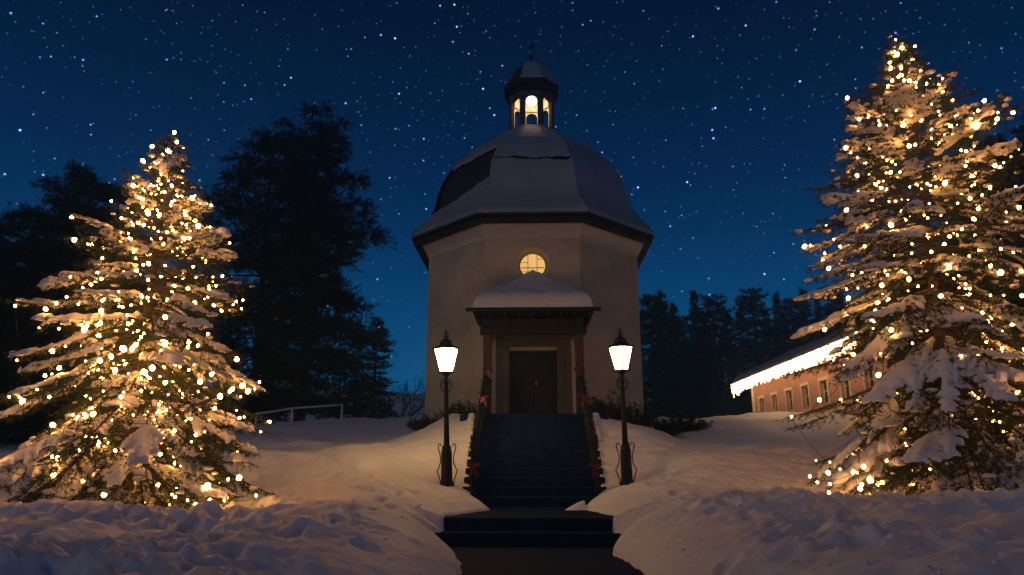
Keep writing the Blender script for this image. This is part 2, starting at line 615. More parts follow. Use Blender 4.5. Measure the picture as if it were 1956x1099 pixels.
# put corners in exactly
for cx_, cz_ in ((-hw, WT), (hw, WT), (-hw, 5.5), (hw, 5.5)):
    kk = min(range(NC), key=lambda q: (outer[q][0] - cx_) ** 2 + (outer[q][2] - cz_) ** 2)
    outer[kk] = (cx_, yF, cz_)
fs = []
for k in range(NC):
    j = (k + 1) % NC
    fs.append((k, j, NC + j, NC + k))
    fs.append((NC + k, NC + j, 2 * NC + j, 2 * NC + k))
m.add(outer + circ + inner, fs)
# door reveals
m.add([(-DW, yF, FLOOR - 1.2), (-DW, yF + 0.4, FLOOR - 1.2), (-DW, yF + 0.4, DZ), (-DW, yF, DZ)], [(0, 1, 2, 3)])
m.add([(DW, yF, FLOOR - 1.2), (DW, yF + 0.4, FLOOR - 1.2), (DW, yF + 0.4, DZ), (DW, yF, DZ)], [(0, 1, 2, 3)])
m.add([(-DW, yF, DZ), (DW, yF, DZ), (DW, yF + 0.4, DZ), (-DW, yF + 0.4, DZ)], [(0, 1, 2, 3)])
m.build('wall', 'plaster', ch)


def oct_rings(prof, closed=False):
    m = MB()
    n = len(prof)
    vs = []
    for ap, z in prof:
        vs += octo(ap, z)
    fs = []
    for i in range(n - 1 + (1 if closed else 0)):
        for k in range(8):
            j = (k + 1) % 8
            a, b = i * 8, ((i + 1) % n) * 8
            fs.append((a + k, a + j, b + j, b + k))
    return m.add(vs, fs)


# coved cornice under the eave
oct_rings([(AW + .003, 7.00), (AW + .03, 7.02), (AW + .03, 7.10), (AW + .07, 7.2), (AW + .16, 7.3), (AW + .2, 7.36), (AW + .2, 7.42), (AW - .05, 7.42)]).build('cornice', 'plaster_trim', ch)
oct_rings([(AW - .02, 7.425), (3.50, 7.36), (3.54, 7.37), (3.54, 7.60), (3.40, 7.66), (2.9, 7.70)]).build('eave', 'eave_wood', ch)
# gutter edge
oct_rings([(3.543, 7.50), (3.60, 7.52), (3.61, 7.58), (3.543, 7.585)]).build('gutter', 'iron', ch)

SP = [(3.52, 7.585), (3.60, 7.66), (3.56, 7.78), (3.36, 8.02), (3.16, 8.27), (3.03, 8.50), (2.96, 8.75), (2.90, 9.10), (2.78, 9.48), (2.60, 9.85), (2.36, 10.23),
      (2.06, 10.58), (1.70, 10.90), (1.30, 11.20), (1.0, 11.42), (0.80, 11.60)]
sp = np.array(SP)
# roof below the snow
RP = []
for i, (r_, z) in enumerate(SP):
    if i < 3:
        continue
    RP.append((r_ - 0.115, z - 0.05))
RP = [(3.45, 7.66)] + RP
oct_rings(RP).build('roof', 'shingle', ch)
# snow, one sheet for each of the eight roof faces
seg = np.r_[0, np.cumsum(np.hypot(np.diff(sp[:, 0]), np.diff(sp[:, 1])))]
NV, NU = 170, 64
tt = np.linspace(0, seg[-1], NV)
pr_ = np.interp(tt, seg, sp[:, 0])
pz_ = np.interp(tt, seg, sp[:, 1])
rr_ = np.interp(tt, seg, np.r_[[3.42, 3.46, 3.45], sp[3:, 0] - 0.10])
rz_ = np.interp(tt, seg, np.r_[[7.665, 7.668, 7.70], sp[3:, 1] - 0.042])
for k in range(8):
    ang = -PI / 2 + k * PI / 4
    nrm = np.array([math.cos(ang), math.sin(ang)])
    tan = np.array([-math.sin(ang), math.cos(ang)])
    s = np.linspace(-1, 1, NU)
    S, ZR = np.meshgrid(s, np.arange(NV))
    rad, z_s = pr_[ZR], pz_[ZR]
    lat = S * rad * T8
    no = fbm(lat * 1.3 + k * 11, tt[ZR] * 1.3, 40 + k, 4)
    th = 1.0 + 0.28 * no
    keep = np.ones(S.shape, bool)
    if k == 7:      # front-left face: the snow has slid off
        up = 9.93 + 0.30 * (S + 1) / 2 + 0.10 * fbm(S * 3, S * 0 + 2, 9, 4)
        lo = 8.42 + 0.60 * ((S + 1) / 2) ** 0.9 + 0.07 * fbm(S * 3.5, S * 0 + 7, 12, 4)
        dist = np.maximum(z_s - up, lo - z_s)
        keep = dist > 0
        th = th * np.sqrt(np.clip(dist / 0.10, 0, 1))
    if k == 0:      # front face: a slab has crept down and left a crack
        cz = 9.60 + 0.05 * fbm(S * 5, S * 0 + 1, 19, 3) - 0.03 * S
        half = 0.030 + 0.022 * fbm(S * 7, S * 0 + 4, 29, 2) + 0.02 * (S > 0.4)
        half = half * sst(1.0, 0.93, np.abs(S) - 0.0)
        dist = np.abs(z_s - cz) - half
        keep = (dist > 0) | (np.abs(S) > 0.95)
        th = th * np.where(np.abs(S) > 0.95, 1, 0.55 + 0.45 * np.sqrt(np.clip(dist / 0.07, 0, 1)))
        th = th + 0.25 * (z_s < cz) * gauss(z_s - cz, 0.35)
    th = np.maximum(th, 0.12)
    rad2 = rr_[ZR] + (rad - rr_[ZR]) * th
    z2 = rz_[ZR] + (z_s - rz_[ZR]) * th
    lat2 = S * rad2 * T8
    v = np.stack([nrm[0] * rad2 + tan[0] * lat2, nrm[1] * rad2 + tan[1] * lat2, z2], -1).reshape(-1, 3)
    ii = np.arange(NV * NU).reshape(NV, NU)
    q = np.stack([ii[:-1, :-1].ravel(), ii[:-1, 1:].ravel(), ii[1:, 1:].ravel(), ii[1:, :-1].ravel()], 1)
    kk = (keep[:-1, :-1] & keep[:-1, 1:] & keep[1:, 1:] & keep[1:, :-1]).ravel()
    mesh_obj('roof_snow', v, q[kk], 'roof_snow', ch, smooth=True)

# lantern
LA = 0.74
LZ0, LZ1 = 11.40, 13.10
face_w = 2 * LA * T8
m = MB()
mi = MB()
for k in range(8):
    ang = -PI / 2 + k * PI / 4
    n_ = (math.cos(ang), math.sin(ang))
    t_ = (-math.sin(ang), math.cos(ang))
    ow, zs, zb, th = 0.195, 12.52, 11.66, 0.13

    def P(u, z, dep):
        sc_ = (LA - dep) / LA if abs(u) > ow + 0.01 else 1.0
        return (n_[0] * (LA - dep) + t_[0] * u * sc_, n_[1] * (LA - dep) + t_[1] * u * sc_, z)
    h = face_w / 2
    m_out = m
    for dep in (0.0, th):
        m = m_out if dep == 0 else mi
        # side piers, sill, and the spandrel above the arch
        m.add([P(-h, LZ0, dep), P(-ow, LZ0, dep), P(-ow, zs, dep), P(-h, zs, dep)], [(0, 1, 2, 3)])
        m.add([P(ow, LZ0, dep), P(h, LZ0, dep), P(h, zs, dep), P(ow, zs, dep)], [(0, 1, 2, 3)])
        m.add([P(-ow, LZ0, dep), P(ow, LZ0, dep), P(ow, zb, dep), P(-ow, zb, dep)], [(0, 1, 2, 3)])
        m.add([P(-h, zs, dep), P(-ow, zs, dep), P(-ow, LZ1, dep), P(-h, LZ1, dep)], [(0, 1, 2, 3)])
        m.add([P(ow, zs, dep), P(h, zs, dep), P(h, LZ1, dep), P(ow, LZ1, dep)], [(0, 1, 2, 3)])
        N = 12
        for i in range(N):
            a0, a1 = PI - PI * i / N, PI - PI * (i + 1) / N
            u0, u1 = ow * math.cos(a0), ow * math.cos(a1)
            m.add([P(u0, zs + ow * math.sin(a0), dep), P(u1, zs + ow * math.sin(a1), dep), P(u1, LZ1, dep), P(u0, LZ1, dep)], [(0, 1, 2, 3)])
    # reveals
    m = m_out
    loop = [(-ow, zb), (-ow, zs)] + [(ow * math.cos(PI - PI * i / 12), zs + ow * math.sin(PI - PI * i / 12)) for i in range(1, 12)] + [(ow, zs), (ow, zb)]
    for i in range(len(loop)):
        a, b = loop[i], loop[(i + 1) % len(loop)]
        m.add([P(a[0], a[1], 0), P(b[0], b[1], 0), P(b[0], b[1], th), P(a[0], a[1], th)], [(0, 1, 2, 3)])
m.build('lantern_wall', 'lantern_wood', ch)
mi.build('lantern_lining', 'white_ceiling', ch)
oct_rings([(LA + .01, 11.42), (LA + .07, 11.44), (LA + .07, 11.58), (LA + .01, 11.62)], True).build('lantern_base', 'eave_wood', ch)
oct_rings([(LA + .004, 12.86), (LA + .05, 12.88), (LA + .06, 12.98), (LA + .13, 13.05), (LA + .16, 13.08), (LA + .16, 13.20), (LA - .08, 13.21)]).build('lantern_cornice', 'eave_wood', ch)
m = MB()
m.add(octo(LA - .131, 13.06), [tuple(range(8))])
m.build('lantern_ceiling', 'white_ceiling', ch)
m = MB()
m.add(octo(LA - .131, 11.55), [tuple(range(8))])
m.build('lantern_floor', 'eave_wood', ch)
oct_rings([(LA - .133, 12.74), (LA - .18, 12.75), (LA - .18, 12.79), (LA - .133, 12.80)]).build('lantern_moulding', 'plaster_trim', ch)
oct_rings([(LA + .15, 13.205), (LA + .10, 13.30), (.72, 13.45), (.66, 13.62), (.55, 13.86), (.38, 14.06), (.2, 14.2), (.07, 14.30), (0.02, 14.32)]).build('lantern_roof', 'shingle', ch)
m = MB()
v, f = [], []
lp = [(LA + .13, 13.235), (LA + .13, 13.32), (.77, 13.44), (.71, 13.64), (.60, 13.88), (.42, 14.09), (.22, 14.23), (.08, 14.32)]
for k in (0, 1, 2, 3, 4, 5):
    o0 = [octo(a, z) for a, z in lp]
    vs = []
    for o_ in o0:
        vs += [o_[k], o_[(k + 1) % 8]]
    m.add(vs, [(2 * i, 2 * i + 1, 2 * i + 3, 2 * i + 2) for i in range(len(lp) - 1)])
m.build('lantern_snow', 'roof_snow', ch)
fin = MB().lathe([(.05, 14.28), (.06, 14.34), (.025, 14.38), (.02, 14.45), (.055, 14.48), (.075, 14.53), (.055, 14.58), (.016, 14.61), (.012, 14.70), (.012, 14.72)], 12).build('finial', 'iron', ch, True)
m = MB().box(-.017, .017, -.012, .012, 14.70, 15.05).box(-.105, .105, -.013, .013, 14.875, 14.91)
for cx_, cz_ in ((-.105, 14.892), (.105, 14.892), (0, 15.05)):
    m.tube([(cx_, -.018, cz_), (cx_, .018, cz_)], .032, 8)
m.build('cross', 'iron', fin)
gl = sphere((0, 0, 12.86), 0.17, 14, 10, (1, 1, .9)).build('globe_light', 'cupola_globe', ch, True)
MB().tube([(0, 0, 13.0), (0, 0, 13.06)], .03, 8).build('light_rose', 'brass', gl)

# round window
wy = yF + 0.24
win = MB()
for k in range(NC):
    a0, a1 = 2 * PI * k / NC, 2 * PI * (k + 1) / NC
    q = []
    for a in (a0, a1):
        q += [(math.cos(a) * .343, wy - .03, WZ + math.sin(a) * .343), (math.cos(a) * .365, wy - .03, WZ + math.sin(a) * .365), (math.cos(a) * .343, wy + .03, WZ + math.sin(a) * .343)]
    win.add(q, [(0, 1, 4, 3), (0, 3, 5, 2)])
win = win.build('window', 'plaster_trim', ch)
xs = [-.36, -.13, .12, .36]
zs_ = [-.36, -.05, .36]
for i in range(3):
    for j in range(2):
        x0, x1, z0, z1 = xs[i], xs[i + 1], zs_[j], zs_[j + 1]
        pts = []
        # clip the cell to the circle by sampling its outline
        N = 10
        per = [(x0 + (x1 - x0) * t / N, z0) for t in range(N)] + [(x1, z0 + (z1 - z0) * t / N) for t in range(N)] + [(x1 - (x1 - x0) * t / N, z1) for t in range(N)] + [(x0, z1 - (z1 - z0) * t / N) for t in range(N)]
        cxm, czm = (max(min(0, x1), x0)), (max(min(0, z1), z0))
        for (px, pz) in per:
            L = math.hypot(px, pz)
            s_ = min(1, .346 / L) if L > 0 else 1
            pts.append((px * s_, wy + .012 + .002 * ((i + j) % 2), WZ + pz * s_))
        MB().add(pts, [tuple(range(len(pts)))]).build('pane', 'lit_pane', win)
for x in xs[1:3]:
    L = math.sqrt(.33 ** 2 - x * x)
    MB().box(x - .008, x + .008, wy - .015, wy + .010, WZ - L, WZ + L).build('glazing_bar', 'lead_bar', win)
MB().box(-.32, .32, wy - .018, wy + .009, WZ - .058, WZ - .042).build('glazing_bar', 'lead_bar', win)
for z in (-.16, -.24, .1, .2):
    L = math.sqrt(.33 ** 2 - z * z)
    a, b = ((-L, -.13), (-L, L), (-L, -.13), (.12, L))[[-.16, -.24, .1, .2].index(z)]
    MB().box(a, b, wy - .010, wy + .008, WZ + z - .005, WZ + z + .005).build('glazing_bar', 'lead_bar', win)

# portal and door
MB().box(-.98, -.62, yF - .06, yF - .003, FLOOR, 4.02, .008).build('door_jamb', 'portal_stone', ch)
MB().box(.62, .98, yF - .06, yF - .003, FLOOR, 4.02, .008).build('door_jamb', 'portal_stone', ch)
MB().box(-.98, .98, yF - .062, yF - .003, 4.023, 4.22, .008).build('door_lintel', 'portal_stone', ch)
MB().box(-1.04, 1.04, yF - .13, yF - .003, 4.223, 4.29, .012).build('door_cornice', 'portal_stone', ch)
MB().box(-.80, -.64, yF - .10, yF - .062, FLOOR, 3.98, .01).build('door_pilaster', 'portal_stone', ch)
MB().box(.64, .80, yF - .10, yF - .062, FLOOR, 3.98, .01).build('door_pilaster', 'portal_stone', ch)
dr = MB().box(-.62, .62, yF + .25, yF + .30, FLOOR, DZ).build('door', 'door_wood', ch)
for sx in (-1, 1):
    a, b = sorted((sx * .01, sx * .60))
    lf = MB().box(a, b, yF + .22, yF + .249, FLOOR + .02, DZ - .02, .006).build('door_leaf', 'door_wood', dr)
    for z0, z1 in ((.15, .62), (.75, 1.25), (1.38, 1.72)):
        MB().box(a + .09, b - .09, yF + .205, yF + .219, FLOOR + z0, FLOOR + z1, .006).build('door_panel', 'door_wood', dr)
MB().box(.05, .09, yF + .15, yF + .218, FLOOR + .95, FLOOR + 1.08, .006).build('handle', 'brass', dr)

# porch
PY0, PY1 = -4.92, yF - .003
PZ = 4.66
ap = (0, PY1, 5.80)
c0, c1, c2, c3 = (-1.46, PY0, PZ), (1.46, PY0, PZ), (1.46, PY1, PZ), (-1.46, PY1, PZ)
MB().add([c0, c1, c2, c3, ap, (-1.46, PY0, PZ - .07), (1.46, PY0, PZ - .07), (1.46, PY1, PZ - .07), (-1.46, PY1, PZ - .07)],
         [(0, 1, 4), (1, 2, 4), (3, 0, 4), (0, 5, 6, 1), (1, 6, 7, 2), (3, 8, 5, 0), (5, 8, 7, 6)]).build('porch_roof', 'eave_wood', ch)
for i in range(9):
    x = -1.36 + i * .34
    MB().box(x - .035, x + .035, PY0 + .03, PY1 - .02, PZ - .16, PZ - .073).build('porch_rafter', 'eave_wood', ch)
MB().tube([(-1.62, PY0 - .05, PZ - .03), (1.62, PY0 - .05, PZ - .03)], .05, 8).build('porch_gutter', 'iron', ch)
pxp = 1.12
for sx in (-1, 1):
    MB().box(sx * pxp - .10, sx * pxp + .10, -4.56, -4.36, FLOOR, 4.10, .015).build('porch_post', 'porch_wood', ch)
    MB().box(sx * pxp - .085, sx * pxp + .085, -4.62, PY1 - .01, 4.29, 4.497, .01).build('porch_side_beam', 'eave_wood', ch)
    m = MB()
    for dirx in (1,):
        pts = [(sx * (pxp - .10 - .02), 3.80), (sx * (pxp - .14), 4.0), (sx * (pxp - .26), 4.10), (sx * (pxp - .10 - .02), 4.10)]
        vs = [(x, -4.52, z) for x, z in pts] + [(x, -4.40, z) for x, z in pts]
        m.add(vs, [(0, 1, 2, 3), (7, 6, 5, 4), (0, 4, 5, 1), (1, 5, 6, 2), (2, 6, 7, 3), (3, 7, 4, 0)])
    m.build('porch_bracket', 'porch_wood', ch)
MB().box(-1.30, 1.30, -4.58, -4.34, 4.103, 4.288, .012).build('porch_beam', 'eave_wood', ch)
# the front of the gable-end boarding between beam and roof
for i in range(15):
    x0 = -1.27 + i * .1695
    MB().box(x0, x0 + .163, -4.50, -4.46, 4.29, PZ - .163).build('porch_board', 'eave_wood', ch)

# rounded snow cushion on the porch roof
NA, NB = 70, 46
xa = np.linspace(-1, 1, NA)
yb = np.linspace(0, 1, NB)
XA, YB = np.meshgrid(xa, yb)
xw = XA * 1.47
yw = PY0 - .03 + (PY1 - PY0 + .03) * YB
roofz = PZ + (ap[2] - PZ) * np.clip(np.minimum((yw - PY0) / (PY1 - PY0), 1 - np.abs(xw) / 1.46), 0, 1)
edge = np.minimum((1 - np.abs(XA)) * 1.47, YB * 1.9)
thk = .40 * np.clip(1 - (1 - np.clip(edge / .26, 0, 1)) ** 2.4, 0, 1) ** .55
soft = PZ + (ap[2] - PZ) * np.clip(np.minimum((yw - PY0) / (PY1 - PY0), 1 - np.abs(xw) / 1.46), 0, 1) ** 1.25 * 0.95
zt = np.maximum(roofz + 0.01, soft + thk * (1 + .10 * fbm(xw * 2, yw * 2, 77, 3)) + .03 * fbm(xw * 5, yw * 5, 78, 2) * (thk > .05))
v = np.stack([xw, yw, zt], -1).reshape(-1, 3)
ii = np.arange(NA * NB).reshape(NB, NA)
q = np.stack([ii[:-1, :-1].ravel(), ii[:-1, 1:].ravel(), ii[1:, 1:].ravel(), ii[1:, :-1].ravel()], 1)
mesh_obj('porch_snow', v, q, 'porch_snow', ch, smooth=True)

# ------------------------------------------------------------------ lamp posts
LP0 = (-1.49, -9.1)


def make_lamp(x, y, label, glass='lamp_glass'):
    zb = gz(x, y) - 0.25
    z0 = zb + .25
    t = thing('street_lamp', (x, y, zb), label, 'street lamp', 'lamp posts beside the stairs')
    c = (x, y)
    MB().lathe([(.12, zb), (.12, z0 + .05), (.105, z0 + .12), (.098, z0 + .62), (.085, z0 + .66), (.085, z0 + .70), (.06, z0 + .74)], 12, c).build('base_column', 'iron', t)
    MB().lathe([(.055, z0 + .70), (.046, z0 + 1.2), (.038, z0 + 1.85), (.052, z0 + 1.87), (.052, z0 + 1.90), (.034, z0 + 1.93), (.03, z0 + 2.0), (.075, z0 + 2.05), (.09, z0 + 2.07)], 12, c).build('post', 'iron', t, True)
    # wrought scrolls standing round the base
    for a in (0.25, PI - 0.35, PI / 2 + .2, -PI / 2 + .3):
        ca, sa = math.cos(a), math.sin(a)
        pr = [(.125, -.05), (.135, .10), (.17, .20), (.20, .27), (.165, .33), (.13, .42), (.125, .52), (.15, .62), (.175, .70), (.16, .755), (.125, .76), (.11, .72)]
        MB().tube([(x + ca * r_, y + sa * r_, z0 + h) for r_, h in pr], .011, 6).build('scroll', 'iron', t)
    # small scrolls under the lantern
    for a in (0.2, PI + .2):
        ca, sa = math.cos(a), math.sin(a)
        MB().tube([(x + ca * (.045 + .055 * math.sin(u * PI)), y + sa * (.045 + .055 * math.sin(u * PI)), z0 + 1.72 + .25 * u) for u in np.linspace(0, 1, 9)], .012, 6).build('neck_scroll', 'iron', t)
    # lantern head: six leaning panes between bars
    N = 6
    gz0, gz1, r0, r1 = z0 + 2.10, z0 + 2.52, .125, .235
    ph = PI / 6
    head = MB().lathe([(.10, gz0 - .035), (.145, gz0 - .03), (.15, gz0 - .002), (.12, gz0)], N, c, ph).build('lantern', 'iron', t)
    for k in range(N):
        a0, a1 = ph + 2 * PI * k / N, ph + 2 * PI * (k + 1) / N
        q = [(x + r0 * math.cos(a0), y + r0 * math.sin(a0), gz0), (x + r0 * math.cos(a1), y + r0 * math.sin(a1), gz0),
             (x + r1 * math.cos(a1), y + r1 * math.sin(a1), gz1), (x + r1 * math.cos(a0), y + r1 * math.sin(a0), gz1)]
        MB().add(q, [(0, 1, 2, 3)]).build('glass_pane', glass, head)
        MB().tube([(x + (r0 + .004) * math.cos(a0), y + (r0 + .004) * math.sin(a0), gz0), (x + (r1 + .004) * math.cos(a0), y + (r1 + .004) * math.sin(a0), gz1)], .011, 6).build('glazing_bar', 'iron', head)
        MB().tube([(x + r1 * math.cos(a0), y + r1 * math.sin(a0), gz1), (x + (r1 + .035) * math.cos(a0), y + (r1 + .035) * math.sin(a0), gz1 + .03)], .012, 6).build('rim_knob', 'iron', head)
    MB().lathe([(.243, gz1), (.252, gz1 + .012), (.245, gz1 + .025), (.20, gz1 + .05), (.145, gz1 + .085), (.12, gz1 + .10), (.115, gz1 + .15), (.095, gz1 + .185), (.05, gz1 + .21), (.03, gz1 + .215)], 12, c).build('lantern_roof', 'iron', head)
    fn = MB().lathe([(.03, gz1 + .21), (.022, gz1 + .235), (.034, gz1 + .255), (.034, gz1 + .275), (.016, gz1 + .29), (.012, gz1 + .33), (.026, gz1 + .345), (.02, gz1 + .365), (.004, gz1 + .385)], 10, c).build('finial', 'iron', head, True)
    m = MB()
    for s_ in (-1, 1):
        m.tube([(x + s_ * (.02 + .035 * math.sin(u * PI)), y, gz1 + .22 + .11 * u) for u in np.linspace(0, 1, 8)], .007, 5)
    m.build('finial_ring', 'iron', head)
    t.scale = (.935, .935, .935)
    return t


lamp_l = make_lamp(LP0[0], LP0[1], 'lit lantern on dark iron post left of the chapel stairs')
lamp_l.rotation_euler = (0, R(-1.6), 0)
lamp_r = make_lamp(1.58, -9.1, 'lit lantern on dark iron post right of the chapel stairs', 'lamp_glass_dim')
lamp_r.rotation_euler = (0, R(-0.6), 0)


# ------------------------------------------------------------------ needles
def needle_tris(P0, P1, per_m, length, width, rs, spread=1.0, upbias=0.1):
    """P0,P1: (n,3) twig segments -> triangle soup of needles"""
    L = np.linalg.norm(P1 - P0, axis=1)
    cnt = np.maximum(1, (L * per_m + rs.random(len(L))).astype(int))
    ids = np.repeat(np.arange(len(L)), cnt)
    t = rs.random(len(ids))
    D = (P1 - P0) / np.maximum(L, 1e-6)[:, None]
    d = D[ids]
    p = P0[ids] + (P1 - P0)[ids] * t[:, None]
    rnd = rs.normal(size=(len(ids), 3))
    rnd -= d * np.sum(rnd * d, 1)[:, None]
    rnd /= np.maximum(np.linalg.norm(rnd, axis=1), 1e-6)[:, None]
    dr = rnd * spread + d * 0.75
    dr[:, 2] += upbias
    dr /= np.linalg.norm(dr, axis=1)[:, None]
    sd = np.cross(dr, rs.normal(size=(len(ids), 3)))
    sd /= np.maximum(np.linalg.norm(sd, axis=1), 1e-6)[:, None]
    ln = length * (0.7 + 0.6 * rs.random(len(ids)))[:, None]
    a = p - sd * width / 2
    b = p + sd * width / 2
    c = p + dr * ln
    v = np.stack([a, b, c], 1).reshape(-1, 3)
    f = np.arange(len(v)).reshape(-1, 3)
    return v, f


class Branch:
    pass


def make_branches(rs, H, base, prof, whorl, per, elev, droop, start=0.25, jit=.72, zj=.5):
    """list of Branch in world coords; prof(h01)->radius, elev(h01)->start angle"""
    out = []
    z = start
    while z < H - 0.12:
        h = z / H
        n = max(3, int(round(per(h) + rs.uniform(-1, 1))))
        a0 = rs.uniform(0, 2 * PI)
        for k in range(n):
            b = Branch()
            b.az = a0 + 2 * PI * k / n + rs.uniform(-.28, .28)
            b.z = max(.08, z + rs.uniform(-zj, zj) * whorl)
            hh = min(max(b.z / H, 0), 1)
            b.L = max(.10, prof(hh) * rs.uniform(jit, 1.10))
            b.h = hh
            e = elev(hh) + rs.uniform(-.12, .12)
            N = 9
            pts = [np.array([0., 0., b.z])]
            ang = e
            ds = b.L / (N - 1)
            dirh = np.array([math.cos(b.az), math.sin(b.az), 0])
            dp = droop(hh) * rs.uniform(.6, 1.35)
            for i in range(1, N):
                t = i / (N - 1)
                ang = e - dp * math.sin(min(t * 1.25, 1) * PI * .62) + .18 * t * t
                pts.append(pts[-1] + (dirh * math.cos(ang) + np.array([0, 0, math.sin(ang)])) * ds)
            b.pts = np.array(pts) + np.array(base)
            b.side = np.array([-math.sin(b.az), math.cos(b.az), 0])
            out.append(b)
        z += whorl * (1 - .25 * h)
    return out


def twigs_of(b, rs, spacing, reach, droopside=.35, tilt=0.0, second=0):
    """side twigs in branch plane: (u0, v sign, length, angle) and world segments"""
    P0, P1 = [], []
    b.tw = []
    cum = np.linspace(0, b.L, len(b.pts))

    def at_u(u):
        return np.array([np.interp(u, cum, b.pts[:, i]) for i in range(3)])
    b.at = at_u
    u = b.L * .22
    sgn = 1
    while u < b.L * .97:
        t = u / b.L
        ln = reach(b) * (1 - t) ** .75 * rs.uniform(.7, 1.2) + .06
        fw = rs.uniform(.75, 1.05)
        p = at_u(u)
        p2 = at_u(min(u + .05, b.L))
        dd = p2 - at_u(max(u - .05, 0))
        dd /= max(np.linalg.norm(dd), 1e-6)
        sv = b.side * sgn
        if tilt:
            sv = sv + np.array([0, 0, rs.uniform(-.4, 1.0) * tilt])
            sv /= np.linalg.norm(sv)
        e1 = p + (dd * math.cos(fw) + sv * math.sin(fw)) * ln * .55 - np.array([0, 0, droopside * ln * .12])
        e2 = p + (dd * math.cos(fw) + sv * math.sin(fw)) * ln - np.array([0, 0, droopside * ln * .5])
        P0 += [p, e1]
        P1 += [e1, e2]
        b.tw.append((u, sgn, ln, fw, e2))
        u += spacing * rs.uniform(.7, 1.3)
        sgn = -sgn
    if second:
        n0 = len(P0)
        for i in range(n0):
            a_, c_ = P0[i], P1[i]
            dv = c_ - a_
            L_ = np.linalg.norm(dv)
            if L_ < .04:
                continue
            for q in range(second):
                o_ = rs.normal(size=3)
                o_[2] = o_[2] * .5 - .35
                e_ = dv / L_ * .8 + o_ * .55
                e_ /= np.linalg.norm(e_)
                s_ = a_ + dv * rs.uniform(.1, .95)
                P0.append(s_)
                P1.append(s_ + e_ * min(.16, L_ * .8) * rs.uniform(.6, 1.2))
    # the main axis too
    for i in range(2, len(b.pts) - 1):
        P0.append(b.pts[i])
        P1.append(b.pts[i + 1])
    tip = b.pts[-1]
    dd = b.pts[-1] - b.pts[-2]
    P0.append(tip)
    P1.append(tip + dd / max(np.linalg.norm(dd), 1e-6) * .07)
    return np.array(P0), np.array(P1)


def snow_pad(b, rs, step, hmax, wmain, t0, t1, twfrac, seed, droop=.9):
    """snow lying on one branch: a height field over the branch plane, lobed along the twigs"""
    segs = [(b.L * t0, 0, b.L * t1, 0, wmain)]
    for (u, sg, ln, fw, e2) in b.tw:
        if u < b.L * t0 or u > b.L * t1 or rs.random() > twfrac:
            continue
        k = ln * rs.uniform(.55, .95)
        segs.append((u, 0, u + k * math.cos(fw), sg * k * math.sin(fw), wmain * rs.uniform(.40, .70)))
    vm_ = max(abs(s_[3]) for s_ in segs) + wmain * 1.8
    us = np.arange(b.L * t0 - wmain * 1.8, b.L * t1 + wmain * 2.2, step)
    vs = np.arange(-vm_, vm_ + step, step)
    if len(us) < 4 or len(vs) < 4:
        return None
    U, V = np.meshgrid(us, vs, indexing='ij')

    def field(U, V):
        F = np.zeros(U.shape)
        for (ua, va, ub, vb, w_) in segs:
            dx, dy = ub - ua, vb - va
            LL = dx * dx + dy * dy + 1e-9
            t = np.clip(((U - ua) * dx + (V - va) * dy) / LL, 0, 1)
            q = ((U - ua - t * dx) ** 2 + (V - va - t * dy) ** 2) / (w_ * w_)
            F = np.maximum(F, np.exp(-q)) + .25 * np.minimum(F, np.exp(-q))
        return F * (1 + .85 * fbm(U * 7 + seed, V * 7 - seed, seed % 97, 3)) - .45
    F = field(U, V)
    # pull the outermost nodes onto the outline
    e = step * .25
    gu = (field(U + e, V) - field(U - e, V)) / (2 * e)
    gv = (field(U, V + e) - field(U, V - e)) / (2 * e)
    g2 = gu * gu + gv * gv + 1e-4
    neg = F < 0
    mv = np.clip(-F / g2, -step / np.sqrt(g2 + 1e-9) * 1.0, step / np.sqrt(g2 + 1e-9) * 1.0)
    U = np.where(neg, U + np.clip(gu * mv, -step, step), U)
    V = np.where(neg, V + np.clip(gv * mv, -step, step), V)
    h = hmax * np.sqrt(np.clip(F, 0, .9)) * (1 + .45 * fbm(U * 6 + 3, V * 6 + seed, 7, 3))
    cells = (F[:-1, :-1] > 0) | (F[1:, :-1] > 0) | (F[:-1, 1:] > 0) | (F[1:, 1:] > 0)
    if cells.sum() < 5:
        return None
    cum = np.linspace(0, b.L, len(b.pts))
    Uc = np.clip(U, 0, b.L)
    base = np.stack([np.interp(Uc, cum, b.pts[:, i]) for i in range(3)], -1)
    tipd = (b.pts[-1] - b.pts[-2]) / max(np.linalg.norm(b.pts[-1] - b.pts[-2]), 1e-6)
    base = base + tipd * np.clip(U - b.L, 0, None)[..., None]
    base = base + b.side * V[..., None]
    base[..., 2] -= droop * V * V * .9 + .25 * np.clip(U - b.L, 0, None)
    top = base.copy()
    top[..., 2] += h + .012
    bot = base.copy()
    bot[..., 2] += -np.clip(h, 0, .05) * .6 + .012
    n0, n1 = U.shape
    ii = np.arange(n0 * n1).reshape(n0, n1)
    q = np.stack([ii[:-1, :-1], ii[1:, :-1], ii[1:, 1:], ii[:-1, 1:]], -1)[cells]
    vv = np.concatenate([top.reshape(-1, 3), bot.reshape(-1, 3)])
    ff = np.concatenate([q, q[:, ::-1] + n0 * n1])
    used = np.unique(ff)
    remap = np.full(len(vv), -1)
    remap[used] = np.arange(len(used))
    b.pad = (hmax,)
    return vv[used], remap[ff]


def merge(vfs):
    V, F, o = [], [], 0
    for v, f in vfs:
        V.append(v)
        F.append(f + o)
        o += len(v)
    return np.concatenate(V), np.concatenate(F)


# a faceted little bulb, shared by every string
def bulb_mesh(r, material):
    s = sphere((0, 0, 0), r, 7, 5, (1, 1, 1.25))
    me = bpy.data.meshes.new('bulb')
    me.from_pydata(s.v, [], s.f)
    me.polygons.foreach_set('use_smooth', np.ones(len(me.polygons), dtype=bool))
    me.materials.append(MATS[material])
    return me


BULB = bulb_mesh(0.023, 'bulb')
BULB_R = bulb_mesh(0.023, 'bulb_right')


